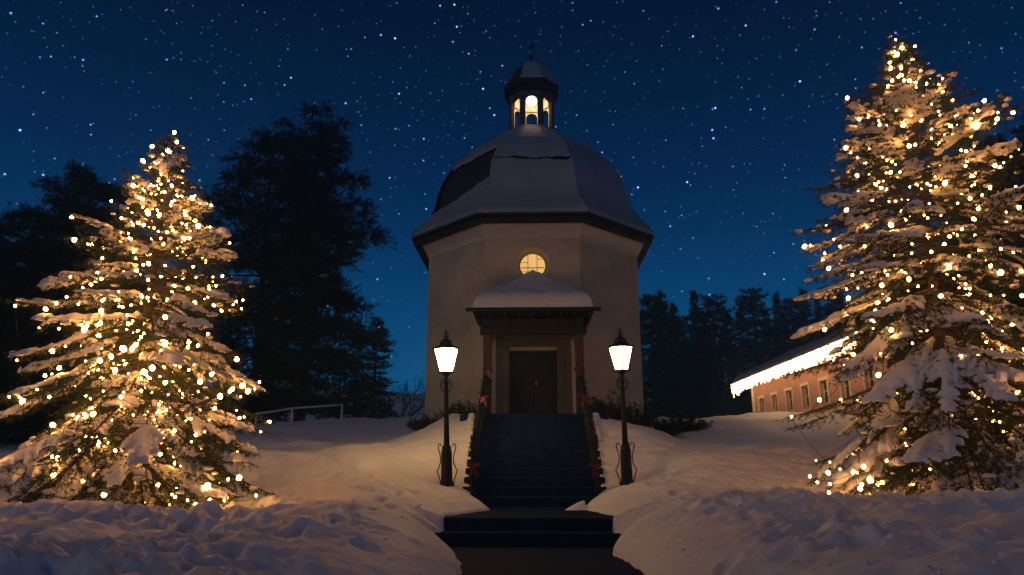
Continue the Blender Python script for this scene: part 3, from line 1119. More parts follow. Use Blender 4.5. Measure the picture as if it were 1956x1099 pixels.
def christmas_tree(seed, loc, H, prof, label, light_label, nb, groupname, pool_at, bulb=BULB):
    rs = np.random.RandomState(seed)
    base = np.array([loc[0], loc[1], gz(loc[0], loc[1]) - .1])
    t = thing('spruce_tree', tuple(base), label, 'tree')
    H = loc[2] - base[2]
    # trunk, slightly bent
    pts = [(base[0] + .03 * math.sin(z * 1.3 + seed), base[1], base[2] + z) for z in np.linspace(0, H, 14)]
    MB().tube(pts, [max(.006, .11 * (1 - i / 13.0) ** .9) for i in range(14)], 9).build('trunk', 'bark', t, True)
    br = make_branches(rs, H, base, prof, .125, lambda h: 8.5 - 3.5 * h,
                       lambda h: .02 + .85 * max(0, h - .5) / .5, lambda h: .88 * (1 - .72 * h), .16, .55, 1.6)
    P0s, P1s = [], []
    wood = MB()
    for b in br:
        a, c = twigs_of(b, rs, .07, lambda b: .20 + .30 * min(b.L, 1.3), .6, .25, 2)
        P0s.append(a)
        P1s.append(c)
        wood.tube(b.pts, list(np.linspace(.019, .005, len(b.pts)) * (0.5 + .5 * min(1, b.L))), 5, False)
    # leader shoots at the very top
    tipb = np.array(pts[-1])
    for k in range(7):
        a = rs.uniform(0, 2 * PI)
        up = rs.uniform(.35, 1.2)
        ln = rs.uniform(.14, .34)
        p = tipb - np.array([0, 0, rs.uniform(.0, .40)])
        q = p + np.array([math.cos(a) * math.cos(up), math.sin(a) * math.cos(up), math.sin(up)]) * ln
        P0s.append(p[None])
        P1s.append(q[None])
        wood.tube([p, q], [.006, .003], 5, False)
    P0, P1 = np.concatenate(P0s), np.concatenate(P1s)
    v, f = needle_tris(P0, P1, 100, .042, .0090, rs)
    mesh_obj('crown', v, f, 'needle', t)['kind'] = 'stuff'
    wood.build('branches', 'bark', t)['kind'] = 'stuff'
    # snow: each laden branch carries its own pad
    camv = np.array([0 - base[0], -21.7 - base[1]])
    camv /= np.linalg.norm(camv)
    cand = []
    for b in br:
        facing = math.cos(b.az) * camv[0] + math.sin(b.az) * camv[1]
        cand.append((facing + rs.uniform(-.35, .35), b))
    pads = 0
    dv0 = []
    cand.sort(key=lambda q: -q[0])
    for fc, b in cand:
        if b.h > .90 or (b.h > .74 and rs.random() < .5):
            continue
        if rs.random() > (.60 if fc > -.2 else .30) or pads >= 900:
            continue
        big = rs.random() < .17
        t0 = rs.uniform(.18, .5)
        res = snow_pad(b, rs, .036, rs.uniform(.06, .105) * (1.5 if big else 1) * (1 - .5 * b.h), rs.uniform(.048, .08) * (1.55 if big else 1) * (1 - .45 * b.h), t0, rs.uniform(.86, 1.0),
                       rs.uniform(.6, .9), int(rs.randint(0, 9999)))
        if res is None:
            continue
        if pads < 296:
            mesh_obj('snow_clump', res[0], res[1].astype(int), 'snow_clump', t, smooth=True)
        else:
            dv0.append((res[0], res[1].astype(int)))
        pads += 1
    # dabs of snow caught on the twigs
    dv, df = [], []
    unit = sphere((0, 0, 0), 1.0, 7, 5)
    uv, uf = np.array(unit.v), np.array(unit.f)
    for fc, b in cand:
        for tw in b.tw:
            if rs.random() < (.20 if fc > -.2 else .08):
                r_ = rs.uniform(.018, .048)
                sh = uv * np.array([r_ * rs.uniform(1, 1.9), r_ * rs.uniform(1, 1.6), r_ * .62])
                sh = sh * (1 + .25 * rs.normal(size=(len(sh), 1)) * .5)
                a_ = rs.uniform(0, PI)
                sh = np.stack([sh[:, 0] * math.cos(a_) - sh[:, 1] * math.sin(a_), sh[:, 0] * math.sin(a_) + sh[:, 1] * math.cos(a_), sh[:, 2]], 1)
                q0 = b.at(tw[0])
                dv.append(sh + q0 + (tw[4] - q0) * rs.uniform(.3, .95) + np.array([0, 0, .02]))
                df.append(uf)
    v, f = merge(dv0 + list(zip(dv, df)))
    mesh_obj('snow_dust', v, f, 'snow_clump', t, smooth=True)['kind'] = 'stuff'
    # string of lights on top of it
    L_ = thing('string_lights', tuple(base), light_label, 'string lights', groupname)
    pos = []
    fb = [c for c in cand if c[0] > -.35]
    bb = [c for c in cand if c[0] <= -.35]
    tries = 0
    while len(pos) < nb + 90 and tries < nb * 200:
        tries += 1
        pool = fb if (rs.random() < .88 or not bb) else bb
        fc, b = pool[rs.randint(len(pool))]
        if rs.random() > .04 + (b.L / 1.25) ** 1.5:
            continue
        if b.h < .24 and fc > .3 and rs.random() < .85:
            continue
        if rs.random() < .45 or not b.tw:
            u = b.L * rs.uniform(.15, 1.02)
            p = b.at(min(u, b.L)) + np.array([0, 0, rs.choice([.03, .10, .13, -.05])]) + b.side * rs.uniform(-.1, .1)
        else:
            p = b.tw[rs.randint(len(b.tw))][4] + np.array([0, 0, rs.uniform(-.05, .07)])
        md = .06 if rs.random() < .4 else .12
        if p[2] < gz(p[0], p[1]) + .04:
            continue
        cl = fbm(np.array([b.az * 1.6 + seed]), np.array([p[2] * 1.1]), 3, 2)[0]
        if rs.random() > sst(-.35, .35, cl) + .12:
            continue
        if all(np.sum((p - q) ** 2) > md ** 2 for q in pos):
            pos.append(p)
    for k in range(13):
        q = np.array(pool_at) + np.clip(rs.normal(size=3), -1.3, 1.3) * np.array([.24, .26, 0])
        pos.insert(0, np.array([q[0], q[1], gz(q[0], q[1]) + abs(rs.normal()) * .20 + .05]))
    pos.append(tipb + np.array([0, 0, .05]))
    pos.append(tipb + np.array([.07, -.03, -.12]))
    pos.append(tipb + np.array([-.04, -.05, -.26]))
    small = list(pos[nb - 6:-3])
    tries = 0
    while len(small) < 330 and tries < 9000:
        tries += 1
        fc, b = cand[rs.randint(len(cand))]
        if fc < -.3 or b.L < .35:
            continue
        p = b.at(b.L * rs.uniform(.12, .72)) + b.side * rs.uniform(-.16, .16) + np.array([0, 0, rs.uniform(-.10, .02)])
        if p[2] > gz(p[0], p[1]) + .05 and not (b.h < .2 and fc > .3 and rs.random() < .6):
            small.append(p)
    for p in pos[:nb - 6] + pos[-3:]:
        o = bpy.data.objects.new('bulb', bulb)
        link(o)
        o.parent = L_
        o.location = tuple(p - base)
        o.scale = (rs.choice([.5, .65, .8, 1.0, 1.15, 1.4]),) * 3
        o.rotation_euler = (rs.uniform(-.8, .8), rs.uniform(-.8, .8), 0)
    sv, sf = [], []
    for p in small:
        q = sphere(p, rs.uniform(.011, .019), 6, 4)
        sv.append(np.array(q.v))
        sf.append(np.array(q.f))
    v, f = merge(list(zip(sv, sf)))
    mesh_obj('small_bulbs', v, f, bulb.materials[0].name, L_)['kind'] = 'stuff'
    # cable: nearest-neighbour run through the bulbs, sagging a little
    left = list(range(len(pos)))
    cur = left.pop(int(np.argmin([p[2] for p in pos])))
    run = []
    while left:
        j = min(left, key=lambda q: np.sum((pos[q] - pos[cur]) ** 2 * np.array([1, 1, 2.5])))
        dd = np.linalg.norm(pos[j] - pos[cur])
        a, c = pos[cur], pos[j]
        run += [a + (c - a) * u - np.array([0, 0, .12 * min(dd, .6) * 4 * u * (1 - u) + .02]) for u in (0, .33, .67)]
        left.remove(j)
        cur = j
    MB().tube(run, .004, 4, False).build('cable', 'cable', L_)
    return t, br


def prof_l(h):
    return float(np.interp(h, [0, .08, .2, .38, .6, .78, .9, 1], [1.75, 2.05, 2.15, 1.95, 1.45, .72, .30, .08]))


def prof_r(h):
    return float(np.interp(h, [0, .06, .2, .4, .6, .75, .86, .94, 1], [1.9, 2.3, 2.35, 2.25, 1.95, 1.45, .70, .28, .06]))


christmas_tree(7, (-5.31, -12.2, 5.72), 5.4, prof_l, 'snow laden spruce hung with warm lights on the left of the stairs', 'warm fairy lights strung through the spruce on the left', 235, 'tree lights', (-3.95, -12.45, 0))
christmas_tree(21, (5.98, -11.2, 7.70), 7.2, prof_r, 'taller snow laden spruce hung with warm lights at right edge', 'warm fairy lights strung through the taller spruce on the right', 250, 'tree lights', (4.12, -11.7, 0), BULB_R)


# ------------------------------------------------------------------ railings with garlands
def fir_garland(pts, rs, rad=.075):
    P0, P1 = [], []
    pts = [np.array(p, float) for p in pts]
    for i in range(len(pts) - 1):
        a, b = pts[i], pts[i + 1]
        L = np.linalg.norm(b - a)
        n = int(L * 55)
        for k in range(n):
            p = a + (b - a) * rs.random_sample()
            d = rs.normal(size=3)
            d /= np.linalg.norm(d)
            d[2] -= .2
            P0.append(p)
            P1.append(p + d * rad * rs.uniform(.6, 1.3))
    return np.array(P0), np.array(P1)


def bow(c, parent, s=1.0):
    m = MB()
    for sg in (-1, 1):
        p = sphere((0, 0, 0), 1.0, 8, 6)
        vs = []
        for (x, y, z) in p.v:
            k = .35 + .65 * (x * sg + 1) / 2
            vs.append((c[0] + (sg * .06 + x * .06) * s, c[1] + y * .03 * s, c[2] + .012 * s + z * .048 * k * s + .012 * x * sg * s))
        m.add(vs, p.f)
        tail = [(sg * .01, 0), (sg * .03, -.06), (sg * .045, -.12), (sg * .065, -.17)]
        vs = [(c[0] + x * s - .022 * s, c[1] - .04 * s, c[2] + z * s) for x, z in tail] + [(c[0] + x * s + .022 * s, c[1] - .045 * s, c[2] + z * s) for x, z in tail]
        m.add(vs, [(i, i + 1, 5 + i, 4 + i) for i in range(3)])
    m.box(c[0] - .022 * s, c[0] + .022 * s, c[1] - .045 * s, c[1] + .045 * s, c[2] - .025 * s, c[2] + .025 * s, .006)
    m.build('bow', 'bow_red', parent)


def railing(sx, label):
    rs = np.random.RandomState(5 + sx)
    x = sx * 1.06
    d0, d1 = STAIR0 + .12, STAIR0 + NST * TREAD + .1
    z0, z1 = LAND + RISE, FLOOR
    t = thing('stair_railing', (x, Y(d0), z0 - RISE), label, 'railing', 'railings of the chapel stairs')
    hgt = .95
    f = lambda u: (x, Y(d0 + (d1 - d0) * u), z0 + (z1 - z0) * u)
    ends = [f(0), f(1), (x, Y(16.9), FLOOR)]
    for p in ends:
        MB().lathe([(.035, p[2] - .2), (.035, p[2] + hgt), (.05, p[2] + hgt + .02), (.045, p[2] + hgt + .06), (.02, p[2] + hgt + .09)], 8, (p[0], p[1])).build('newel_post', 'iron', t)
    for h, r_ in ((hgt - .04, .026), (.14, .016)):
        MB().tube([(p[0], p[1], p[2] + h) for p in ends], r_, 8).build('rail', 'iron', t)
    for i in range(1, 26):
        u = i / 26
        p = f(u)
        MB().tube([(p[0], p[1], p[2] + .14), (p[0], p[1], p[2] + hgt - .05)], .010, 6).build('baluster', 'iron', t)
    g = [(p[0] - sx * .02, p[1], p[2] + hgt - .02) for p in [f(u) for u in np.linspace(0, 1, 9)]] + [(x, Y(16.9), FLOOR + hgt)]
    gl_ = []
    for i in range(len(g) - 1):
        a, b = np.array(g[i]), np.array(g[i + 1])
        for u in (0, .25, .5, .75):
            q = a + (b - a) * u
            q[2] -= .16 * 4 * u * (1 - u)
            gl_.append(q)
    P0, P1 = fir_garland(gl_, rs, .10)
    v, fc = needle_tris(P0, P1, 160, .04, .008, rs)
    mesh_obj('garland', v, fc, 'dark_needle', t)['kind'] = 'stuff'
    # a hanging spray at the lower newel
    p = f(0)
    P0, P1 = fir_garland([(p[0], p[1] - .05, p[2] + hgt), (p[0], p[1] - .06, p[2] + .15)], rs, .11)
    v, fc = needle_tris(P0, P1, 160, .04, .008, rs)
    mesh_obj('fir_spray', v, fc, 'dark_needle', t)['kind'] = 'stuff'
    bow((p[0] - sx * .03, p[1] - .16, p[2] + .50), t, 1.0)
    for u in (.55, 1.0):
        p = f(u)
        bow((p[0] - sx * .06, p[1] - .10, p[2] + hgt + .0), t, 1.0)


railing(-1, 'dark iron stair railing with fir garland and red bows, left side')
railing(1, 'dark iron stair railing with fir garland and red bows, right side')


# ------------------------------------------------------------------ shrubs at the chapel foot
def shrub(c, rx, ry, h, label, seed, snow=True, n=900):
    rs = np.random.RandomState(seed)
    z0 = gz(c[0], c[1]) - .05
    t = thing('shrub', (c[0], c[1], z0), label, 'shrub', 'shrubs at the chapel foot')
    P0, P1 = [], []
    wood = MB()
    for k in range(26):
        a = rs.uniform(0, 2 * PI)
        r_ = math.sqrt(rs.uniform(0, 1))
        e = np.array([c[0] + rx * r_ * math.cos(a), c[1] + ry * r_ * math.sin(a), z0 + h * (1 - .55 * r_ * r_) * rs.uniform(.75, 1.1)])
        s_ = np.array([c[0] + .3 * (e[0] - c[0]), c[1] + .3 * (e[1] - c[1]), z0])
        mid = (s_ + e) / 2 + rs.normal(size=3) * .05
        wood.tube([s_, mid, e], [.012, .009, .004], 5, False)
        for q in range(n // 26):
            u = rs.uniform(.25, 1)
            p = s_ + (e - s_) * u
            d = rs.normal(size=3)
            d /= np.linalg.norm(d)
            P0.append(p)
            P1.append(p + d * rs.uniform(.06, .16))
    wood.build('stem', 'twig', t)
    v, f = needle_tris(np.array(P0), np.array(P1), 45, .055, .022, rs, 1.2)
    mesh_obj('foliage', v, f, 'shrub_leaf', t)['kind'] = 'stuff'
    if snow:
        for k in range(5):
            a = rs.uniform(0, 2 * PI)
            r_ = rs.uniform(0, .8)
            sphere((c[0] + rx * r_ * math.cos(a), c[1] + ry * r_ * math.sin(a), z0 + h * (1 - .5 * r_ * r_)), rs.uniform(.06, .13), 10, 7, (1.2, 1.1, .6)).build('snow_clump', 'snow_clump', t, True)


shrub((-1.75, -4.3), .55, .5, .55, 'low dark shrub between the left lamp post and porch', 1, False)
shrub((-2.6, -3.7), .6, .5, .40, 'low dark shrub at the left corner of the chapel', 2, False)
shrub((1.75, -4.4), .62, .55, .72, 'round dark shrub beside the porch, right of the railing', 3, False)
shrub((2.5, -3.9), .6, .5, .62, 'dark shrub behind the right lamp post at the wall', 4, False)
shrub((3.25, -3.0), .6, .55, .45, 'small dark shrub at the right corner of the chapel', 6, False)
shrub((4.3, -1.0), .8, .55, .50, 'low dark hedge on the crest right of the chapel', 8, False, 1100)

# ------------------------------------------------------------------ handrail on the left slope
hp = [(-8.94, 1.3, 2.60), (-8.70, 2.3, 2.76), (-8.46, 3.3, 2.93), (-7.90, 4.3, 3.07), (-7.24, 5.3, 3.22)]
hr = thing('handrail', (-8.46, 3.3, 2.3), 'pale metal handrail on the snowy crest left of the chapel', 'handrail')
MB().tube(hp, .035, 8).build('rail', 'rail_paint', hr, True)
for i in (0, 2, 4):
    MB().tube([(hp[i][0], hp[i][1], hp[i][2] - 1.2), (hp[i][0], hp[i][1], hp[i][2])], .038, 8).build('post', 'rail_paint', hr, True)

# ------------------------------------------------------------------ pink house with lit eave
HX, HY0, HY1 = 10.75, 0.2, 13.9
HZ0, HZE = 0.2, 4.95
hs = thing('pink_house', (HX + 3, 7.0, HZ0), 'long pink house with snowy roof and small windows right of the chapel', 'house')
WYs = [12.5 - i * 1.85 for i in range(7)]
ww, wz0, wz1 = .36, 3.20, 4.05
m = MB()
ys = sorted([HY0, HY1] + [y - ww for y in WYs] + [y + ww for y in WYs])
for i in range(len(ys) - 1):
    a, b = ys[i], ys[i + 1]
    hole = any(abs((a + b) / 2 - y) < .1 for y in WYs)
    if hole:
        m.add([(HX, a, HZ0), (HX, b, HZ0), (HX, b, wz0), (HX, a, wz0)], [(0, 1, 2, 3)])
        m.add([(HX, a, wz1), (HX, b, wz1), (HX, b, HZE + .1), (HX, a, HZE + .1)], [(0, 1, 2, 3)])
        for (p, q) in (((a, wz0), (a, wz1)), ((b, wz0), (b, wz1)), ((a, wz0), (b, wz0)), ((a, wz1), (b, wz1))):
            m.add([(HX, p[0], p[1]), (HX, q[0], q[1]), (HX + .2, q[0], q[1]), (HX + .2, p[0], p[1])], [(0, 1, 2, 3)])
    else:
        m.add([(HX, a, HZ0), (HX, b, HZ0), (HX, b, HZE + .1), (HX, a, HZE + .1)], [(0, 1, 2, 3)])
RX, RZ = HX + 4.2, 8.3
for y in (HY0, HY1):
    m.add([(HX, y, HZ0), (HX + 8.4, y, HZ0), (HX + 8.4, y, HZE + .1), (RX, y, RZ - .1), (HX, y, HZE + .1)], [(0, 1, 2, 3, 4)])
m.add([(HX + 8.4, HY0, HZ0), (HX + 8.4, HY1, HZ0), (HX + 8.4, HY1, HZE), (HX + 8.4, HY0, HZE)], [(0, 1, 2, 3)])
m.build('wall', 'pink_render', hs)
for y in WYs:
    wdw = MB()
    for (a, b, c, d_) in ((y - ww - .10, y + ww + .10, wz1 + .001, wz1 + .12), (y - ww - .10, y - ww - .001, wz0 - .09, wz1), (y + ww + .001, y + ww + .10, wz0 - .09, wz1)):
        wdw.box(HX - .035, HX - .003, a, b, c, d_)
    wdw = wdw.build('window', 'window_trim', hs)
    MB().box(HX - .10, HX - .004, y - ww - .14, y + ww + .14, wz0 - .16, wz0 - .093).build('sill', 'window_trim', wdw)
    for (a, b) in ((y - ww + .05, y - .02), (y + .02, y + ww - .05)):
        MB().box(HX + .13, HX + .14, a, b, wz0 + .05, wz1 - .05).build('pane', 'dark_glass', wdw)
    fm = MB()
    fm.box(HX + .10, HX + .15, y - .02, y + .02, wz0, wz1)
    fm.box(HX + .10, HX + .15, y - ww, y - ww + .05, wz0, wz1).box(HX + .10, HX + .15, y + ww - .05, y + ww, wz0, wz1)
    fm.box(HX + .10, HX + .151, y - ww + .05, y + ww - .05, wz0, wz0 + .05).box(HX + .10, HX + .151, y - ww + .05, y + ww - .05, wz1 - .05, wz1)
    fm.box(HX + .105, HX + .148, y - ww + .05, y + ww - .05, 3.66, 3.69)
    fm.build('frame', 'window_trim', wdw)
MB().box(HX - .06, HX - .003, HY0, HY1, 2.78, 2.95).build('string_course', 'window_trim', hs)
MB().box(HX - .03, HX - .003, HY1 - .35, HY1 + .02, HZ0, HZE).build('corner_pilaster', 'window_trim', hs)
EX = HX - .75
y0, y1 = HY0 - .3, HY1 + .5
MB().add([(EX, y0, HZE - .02), (EX, y1, HZE - .02), (RX, y1, RZ), (RX, y0, RZ), (EX, y0, HZE - .16), (EX, y1, HZE - .16), (RX, y1, RZ - .14), (RX, y0, RZ - .14),
          (HX + 9.1, y0, HZE - .02), (HX + 9.1, y1, HZE - .02), (HX + 9.1, y0, HZE - .16), (HX + 9.1, y1, HZE - .16)],
         [(0, 1, 2, 3), (7, 6, 5, 4), (0, 4, 5, 1), (1, 5, 6, 2), (0, 3, 7, 4), (3, 2, 9, 8), (7, 10, 11, 6), (8, 9, 11, 10), (2, 6, 11, 9), (3, 8, 10, 7)]).build('roof', 'eave_wood', hs)
# roof snow
NA, NB = 60, 26
uu, vv_ = np.meshgrid(np.linspace(0, .16, NB), np.linspace(0, 1, NA))
for sg in (1, -1):
    xa_ = (EX - .05) if sg > 0 else HX + 9.15
    X_ = xa_ + (RX - xa_) * uu
    Yv = y0 - .03 + (y1 - y0 + .06) * vv_
    top_ = .16 - .05 * (1 + fbm(Yv * .9, Yv * 0 + sg, 33, 3))
    ed = np.minimum(np.minimum(np.minimum(uu * 5, vv_ * 17), (1 - vv_) * 17), np.clip(top_ - uu, 0, 1) * 5)
    Z_ = HZE - .03 + (RZ - HZE + .02) * uu + .26 * np.sqrt(np.clip(1 - (1 - np.clip(ed / .28, 0, 1)) ** 2, 0, 1)) + .05 * fbm(X_, Yv, 61, 3) * (ed > .2)
    ii = np.arange(NA * NB).reshape(NA, NB)
    q = np.stack([ii[:-1, :-1].ravel(), ii[:-1, 1:].ravel(), ii[1:, 1:].ravel(), ii[1:, :-1].ravel()], 1)
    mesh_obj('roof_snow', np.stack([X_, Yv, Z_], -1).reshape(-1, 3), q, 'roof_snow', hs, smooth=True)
MB().box(HX + 3.2, HX + 3.8, 6.0, 6.6, 7.2, 8.9).build('chimney', 'pink_render', hs)

ic = thing('icicle_lights', (EX, 8.5, HZE), 'dense curtain of white fairy lights along the pink house eave', 'string lights')
rs = np.random.RandomState(3)
bv, bf = [], []
cab = MB()
cab.tube([(EX - .06, y0, HZE - .06), (EX - .06, y1, HZE - .06)], .012, 5)
for y in np.arange(y0 + .03, y1 + .02, .055):
    ln = rs.uniform(.30, .50)
    z = HZE - .06
    cab.tube([(EX - .06, y, z), (EX - .06, y, z - ln)], .004, 4, False)
    k = 0
    while k < ln:
        s_ = sphere((EX - .075 + rs.uniform(-.05, .05), y + rs.uniform(-.03, .03), z - k), .027, 5, 4)
        bv.append(np.array(s_.v))
        bf.append(np.array([q_ for q_ in s_.f]))
        k += .075
# the far return along the gable
for i in range(16):
    x = EX + i * .085
    zr = HZE - .05 + (RZ - HZE) * (x - EX) / (RX - EX)
    ln = rs.uniform(.25, .7)
    k = 0
    while k < ln:
        s_ = sphere((x, y1 + .06, zr - k), .027, 5, 4)
        bv.append(np.array(s_.v))
        bf.append(np.array(s_.f))
        k += .075
cab.build('cable', 'cable', ic)
v, f = merge(list(zip(bv, bf)))
mesh_obj('fairy_bulbs', v, f, 'fairy_bulb', ic)['kind'] = 'stuff'


# ------------------------------------------------------------------ dark trees behind
def dark_conifer(seed, base, H, prof, label, group, whorl=.55, per=6, leaf=.16, lw=.035, dens=26, elev=0.0, droopv=.35, start=.12, twsp=.24, snow=0, name='dark_conifer', tilt=.3, tr=.03):
    rs = np.random.RandomState(seed)
    base = np.array(base, float)
    t = thing(name, tuple(base), label, 'tree', group)
    MB().tube([(base[0] + .06 * math.sin(z * .4 + seed), base[1], base[2] + z) for z in np.linspace(-.5, H, 12)], [max(.02, tr * H * (1 - i / 12.0)) for i in range(12)], 8).build('trunk', 'bark', t, True)
    br = make_branches(rs, H, base, prof, whorl, lambda h: per, lambda h: elev + .7 * max(0, h - .6), lambda h: droopv * (1 - .6 * h), H * start, .5)
    A, B = [], []
    wood = MB()
    for b in br:
        a, c = twigs_of(b, rs, twsp, lambda b: .25 + .26 * b.L, .2, tilt)
        A.append(a)
        B.append(c)
        wood.tube(b.pts[::2], list(np.linspace(.012, .004, len(b.pts[::2])) * H * .28), 4, False)
    v, f = needle_tris(np.concatenate(A), np.concatenate(B), dens, leaf, lw, rs, 1.1, .2)
    mesh_obj('crown', v, f, 'dark_needle', t)['kind'] = 'stuff'
    wood.build('branches', 'bark', t)['kind'] = 'stuff'
    pv = []
    for b in br:
        if snow and rs.random() < snow:
            r_ = snow_pad(b, rs, .11, .10, .14, .55, .98, .3, int(rs.randint(9999)), .3)
            if r_:
                pv.append((r_[0], r_[1].astype(int)))
    if pv:
        v, f = merge(pv)
        o = mesh_obj('snow', v, f, 'roof_snow', t, smooth=True)
        o['kind'] = 'stuff'
    return t


def clump_pine(seed, base, H, prof, label, group, n=60, low=.16):
    rs = np.random.RandomState(seed)
    base = np.array(base, float)
    t = thing('pine_tree', tuple(base), label, 'tree', group)
    MB().tube([(base[0] + .08 * math.sin(z * .35 + seed), base[1], base[2] + z) for z in np.linspace(-.5, H * .97, 12)], [max(.02, .018 * H * (1 - i / 12.0)) for i in range(12)], 8).build('trunk', 'bark', t, True)
    A, B = [], []
    wood = MB()
    pads = []
    unit = sphere((0, 0, 0), 1.0, 8, 5)
    uv, uf = np.array(unit.v), np.array(unit.f)
    for k in range(n):
        h = low + (1 - low) * (k + rs.uniform(0, 1)) / n
        az = k * 2.4 + rs.uniform(-.5, .5)
        r_ = prof(h) * rs.uniform(.35, 1.18)
        cr = (.35 + .30 * prof(h)) * rs.uniform(.7, 1.15)
        c = base + np.array([math.cos(az) * r_, math.sin(az) * r_, H * h + rs.uniform(-.2, .2) - cr * .3])
        s0 = base + np.array([0, 0, H * max(low * .8, h - .35 * r_ / H)])
        mid = (s0 + c) / 2 + np.array([0, 0, -.15 * r_])
        wood.tube([s0, mid, c], [.05, .04, .02], 5, False)
        for q in range(int(70 * (cr / .9) ** 1.6) + 22):
            d = rs.normal(size=3)
            d /= np.linalg.norm(d)
            d[2] = abs(d[2]) * .75 - .18
            d[:2] *= 1.15
            p = c + d * cr * rs.uniform(.15, .6)
            A.append(p)
            B.append(p + (d * .8 + rs.normal(size=3) * .25) * cr * rs.uniform(.35, .7))
        if rs.random() < .3:
            sr = cr * rs.uniform(.07, .14)
            pads.append((uv * np.array([sr * 1.5, sr * 1.2, sr * .5]) * (1 + .15 * rs.normal(size=(len(uv), 1))) + c + np.array([rs.uniform(-.4, .4) * cr, rs.uniform(-.6, .1) * cr, cr * .22]), uf))
    v, f = needle_tris(np.array(A), np.array(B), 34, .16, .038, rs, 1.1, .15)
    mesh_obj('crown', v, f, 'dark_needle', t)['kind'] = 'stuff'
    wood.build('branches', 'bark', t)['kind'] = 'stuff'
    if pads:
        v, f = merge(pads)
        mesh_obj('snow', v, f, 'roof_snow', t, smooth=True)['kind'] = 'stuff'
    return t


TH, YW, FPX = R(14.0), R(1.73), 1360.0


def ray(px, py, d):
    """where in the place a thing seen in the photograph stands, if it is d metres out"""
    u, v = (px - 978) / FPX, (549.5 - py) / FPX
    y = math.cos(TH) - v * math.sin(TH)
    z = math.sin(TH) + v * math.cos(TH)
    X = u * math.cos(YW) - y * math.sin(YW)
    Yy = u * math.sin(YW) + y * math.cos(YW)
    return X * d / Yy, d - 21.7, 1.0 + z * d / Yy


def pine_prof(wmax, seed):
    r0 = np.random.RandomState(seed)
    ks = np.linspace(0, 1, 11)
    base = np.interp(ks, [0, .15, .35, .6, .8, .92, 1], [.80, .95, 1.0, .92, .76, .58, .30]) * (1 + r0.uniform(-.16, .16, 11))
    return lambda h: float(wmax * np.interp(h, ks, base))


def spruce_prof(wmax):
    return lambda h: float(wmax * np.interp(h, [0, .1, 1], [.9, 1.0, .03]))


for i, (px, py, d, wm, lab, pr, sn) in enumerate([
        (615, 205, 29.0, 2.15, 'tall dark pine with rounded top left of the chapel', 'p', .10),
        (528, 234, 30.5, 2.7, 'dark pine with narrower top just behind the decorated left spruce', 'p', .08),
        (182, 318, 27.0, 2.6, 'dark conifer rising behind the decorated left spruce', 'p', .05),
        (92, 395, 25.0, 2.4, 'dark conifer further left, second from the left edge', 'p', .05),
        (10, 500, 23.0, 2.2, 'dark conifer cut by the left edge of the picture', 'p', .05),
        (1948, 240, 21.0, 2.8, 'dark conifer behind the decorated right spruce at the edge', 'p', .05)]):
    x, y, zt_ = ray(px, py, d)
    zb = gz(x, y) - .1
    clump_pine(50 + i, (x, y, zb), zt_ - zb - .3, pine_prof(wm, 70 + i), lab, 'dark trees near the chapel', 100, .06)

for i, (px, py, d, wm, lab) in enumerate([
        (688, 622, 42.0, 1.7, 'small dark spruce left of the chapel, nearest the tall pine'),
        (722, 612, 44.0, 1.8, 'small dark conifer with loose crown between tall pine and chapel'),
        (655, 655, 40.0, 1.7, 'small dark spruce at the foot of the tall pine')]):
    x, y, zt_ = ray(px, py, d)
    zb = gz(x, y) - .1
    dark_conifer(90 + i, (x, y, zb), zt_ - zb, (spruce_prof(wm) if i != 1 else pine_prof(wm * .8, 3)), lab, 'small dark trees left of the chapel', .42, 8, .22, .055, 28, .05, .3, .05, .20, 0, 'dark_conifer', .6)

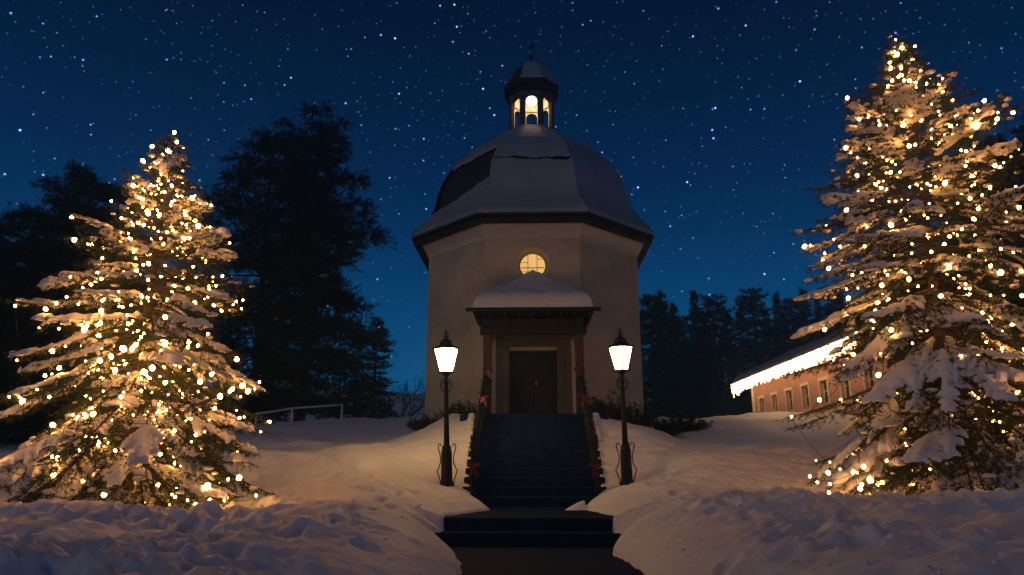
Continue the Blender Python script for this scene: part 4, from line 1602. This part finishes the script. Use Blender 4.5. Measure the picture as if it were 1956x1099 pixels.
# the wood behind the house on the right
names = ['first', 'second', 'third', 'fourth', 'fifth', 'sixth', 'seventh', 'eighth', 'ninth', 'tenth', 'eleventh', 'twelfth', 'thirteenth', 'fourteenth', 'fifteenth', 'sixteenth']
wood_px = [(1243, 566, 52), (1262, 560, 56), (1286, 585, 60), (1325, 558, 62), (1360, 564, 64), (1388, 600, 60), (1412, 580, 70), (1436, 552, 74), (1462, 590, 70), (1482, 562, 78),
           (1510, 575, 74), (1532, 548, 80), (1560, 570, 76), (1592, 560, 80), (1305, 610, 58), (1345, 605, 58)]
wood_px.sort()
for i, (px, py, d) in enumerate(wood_px):
    x, y, zt_ = ray(px, py, d)
    zb = gz(x, y) - .2
    H = zt_ - zb
    dark_conifer(120 + i, (x, y, zb), H, (spruce_prof(H * (.19 + .05 * (i % 2))) if i % 3 else pine_prof(H * .19, i)), 'dark tree in the far wood, %s to the right of the chapel' % names[i], 'trees of the far wood', .62, 8, .42, .12, 13, -.02, .3, .03, .30, 0, 'dark_conifer', .5)


# bare tree in the gap left of the chapel
def bare_tree(c, H, seed, label):
    rs = np.random.RandomState(seed)
    t = thing('bare_tree', c, label, 'tree')
    tr, cr = MB(), MB()
    tr.tube([c, (c[0] + .1, c[1], c[2] + H * .22), (c[0], c[1], c[2] + H * .4)], [.16, .12, .09], 7)

    def grow(p, d, L, r_, n):
        q = p + d * L
        cr.tube([p, (p + q) / 2 + rs.normal(size=3) * L * .05, q], [r_, r_ * .85, r_ * .65], 4, False)
        if n == 0:
            return
        for k in range(3):
            e = d + rs.normal(size=3) * .48
            e[2] += .12
            e /= np.linalg.norm(e)
            grow(p + d * L * rs.uniform(.5, 1.0), e, L * rs.uniform(.6, .8), r_ * .62, n - 1)
    for k in range(7):
        a = 2 * PI * k / 7 + rs.uniform(-.3, .3)
        d = np.array([math.cos(a) * .8, math.sin(a) * .8, rs.uniform(.5, 1.1)])
        d /= np.linalg.norm(d)
        grow(np.array(c) + np.array([0, 0, H * rs.uniform(.2, .4)]), d, H * .27, .05, 4)
    tr.build('trunk', 'bark', t)
    cr.build('crown', 'twig', t)['kind'] = 'stuff'


x, y, zt_ = ray(777, 702, 50)
bare_tree((x, y, gz(x, y) - .1), zt_ - gz(x, y), 4, 'bare leafless tree low in the gap left of the chapel')


# ------------------------------------------------------------------ thin night haze
hz = bpy.data.materials.new('haze_air')
hz.use_nodes = True
t = hz.node_tree
t.nodes.remove(t.nodes['Principled BSDF'])
pv = t.nodes.new('ShaderNodeVolumePrincipled')
pv.inputs['Color'].default_value = (0.32, 0.66, 1.0, 1)
pv.inputs['Density'].default_value = 0.003
pv.inputs['Anisotropy'].default_value = 0.3
t.links.new(pv.outputs[0], t.nodes['Material Output'].inputs['Volume'])
MATS['haze_air'] = hz
ho = MB().box(-140, 140, -40, 160, -1.5, 32).build('haze', 'haze_air')
ho['kind'] = 'stuff'
ho['label'] = 'thin blue night haze lying over the whole churchyard'
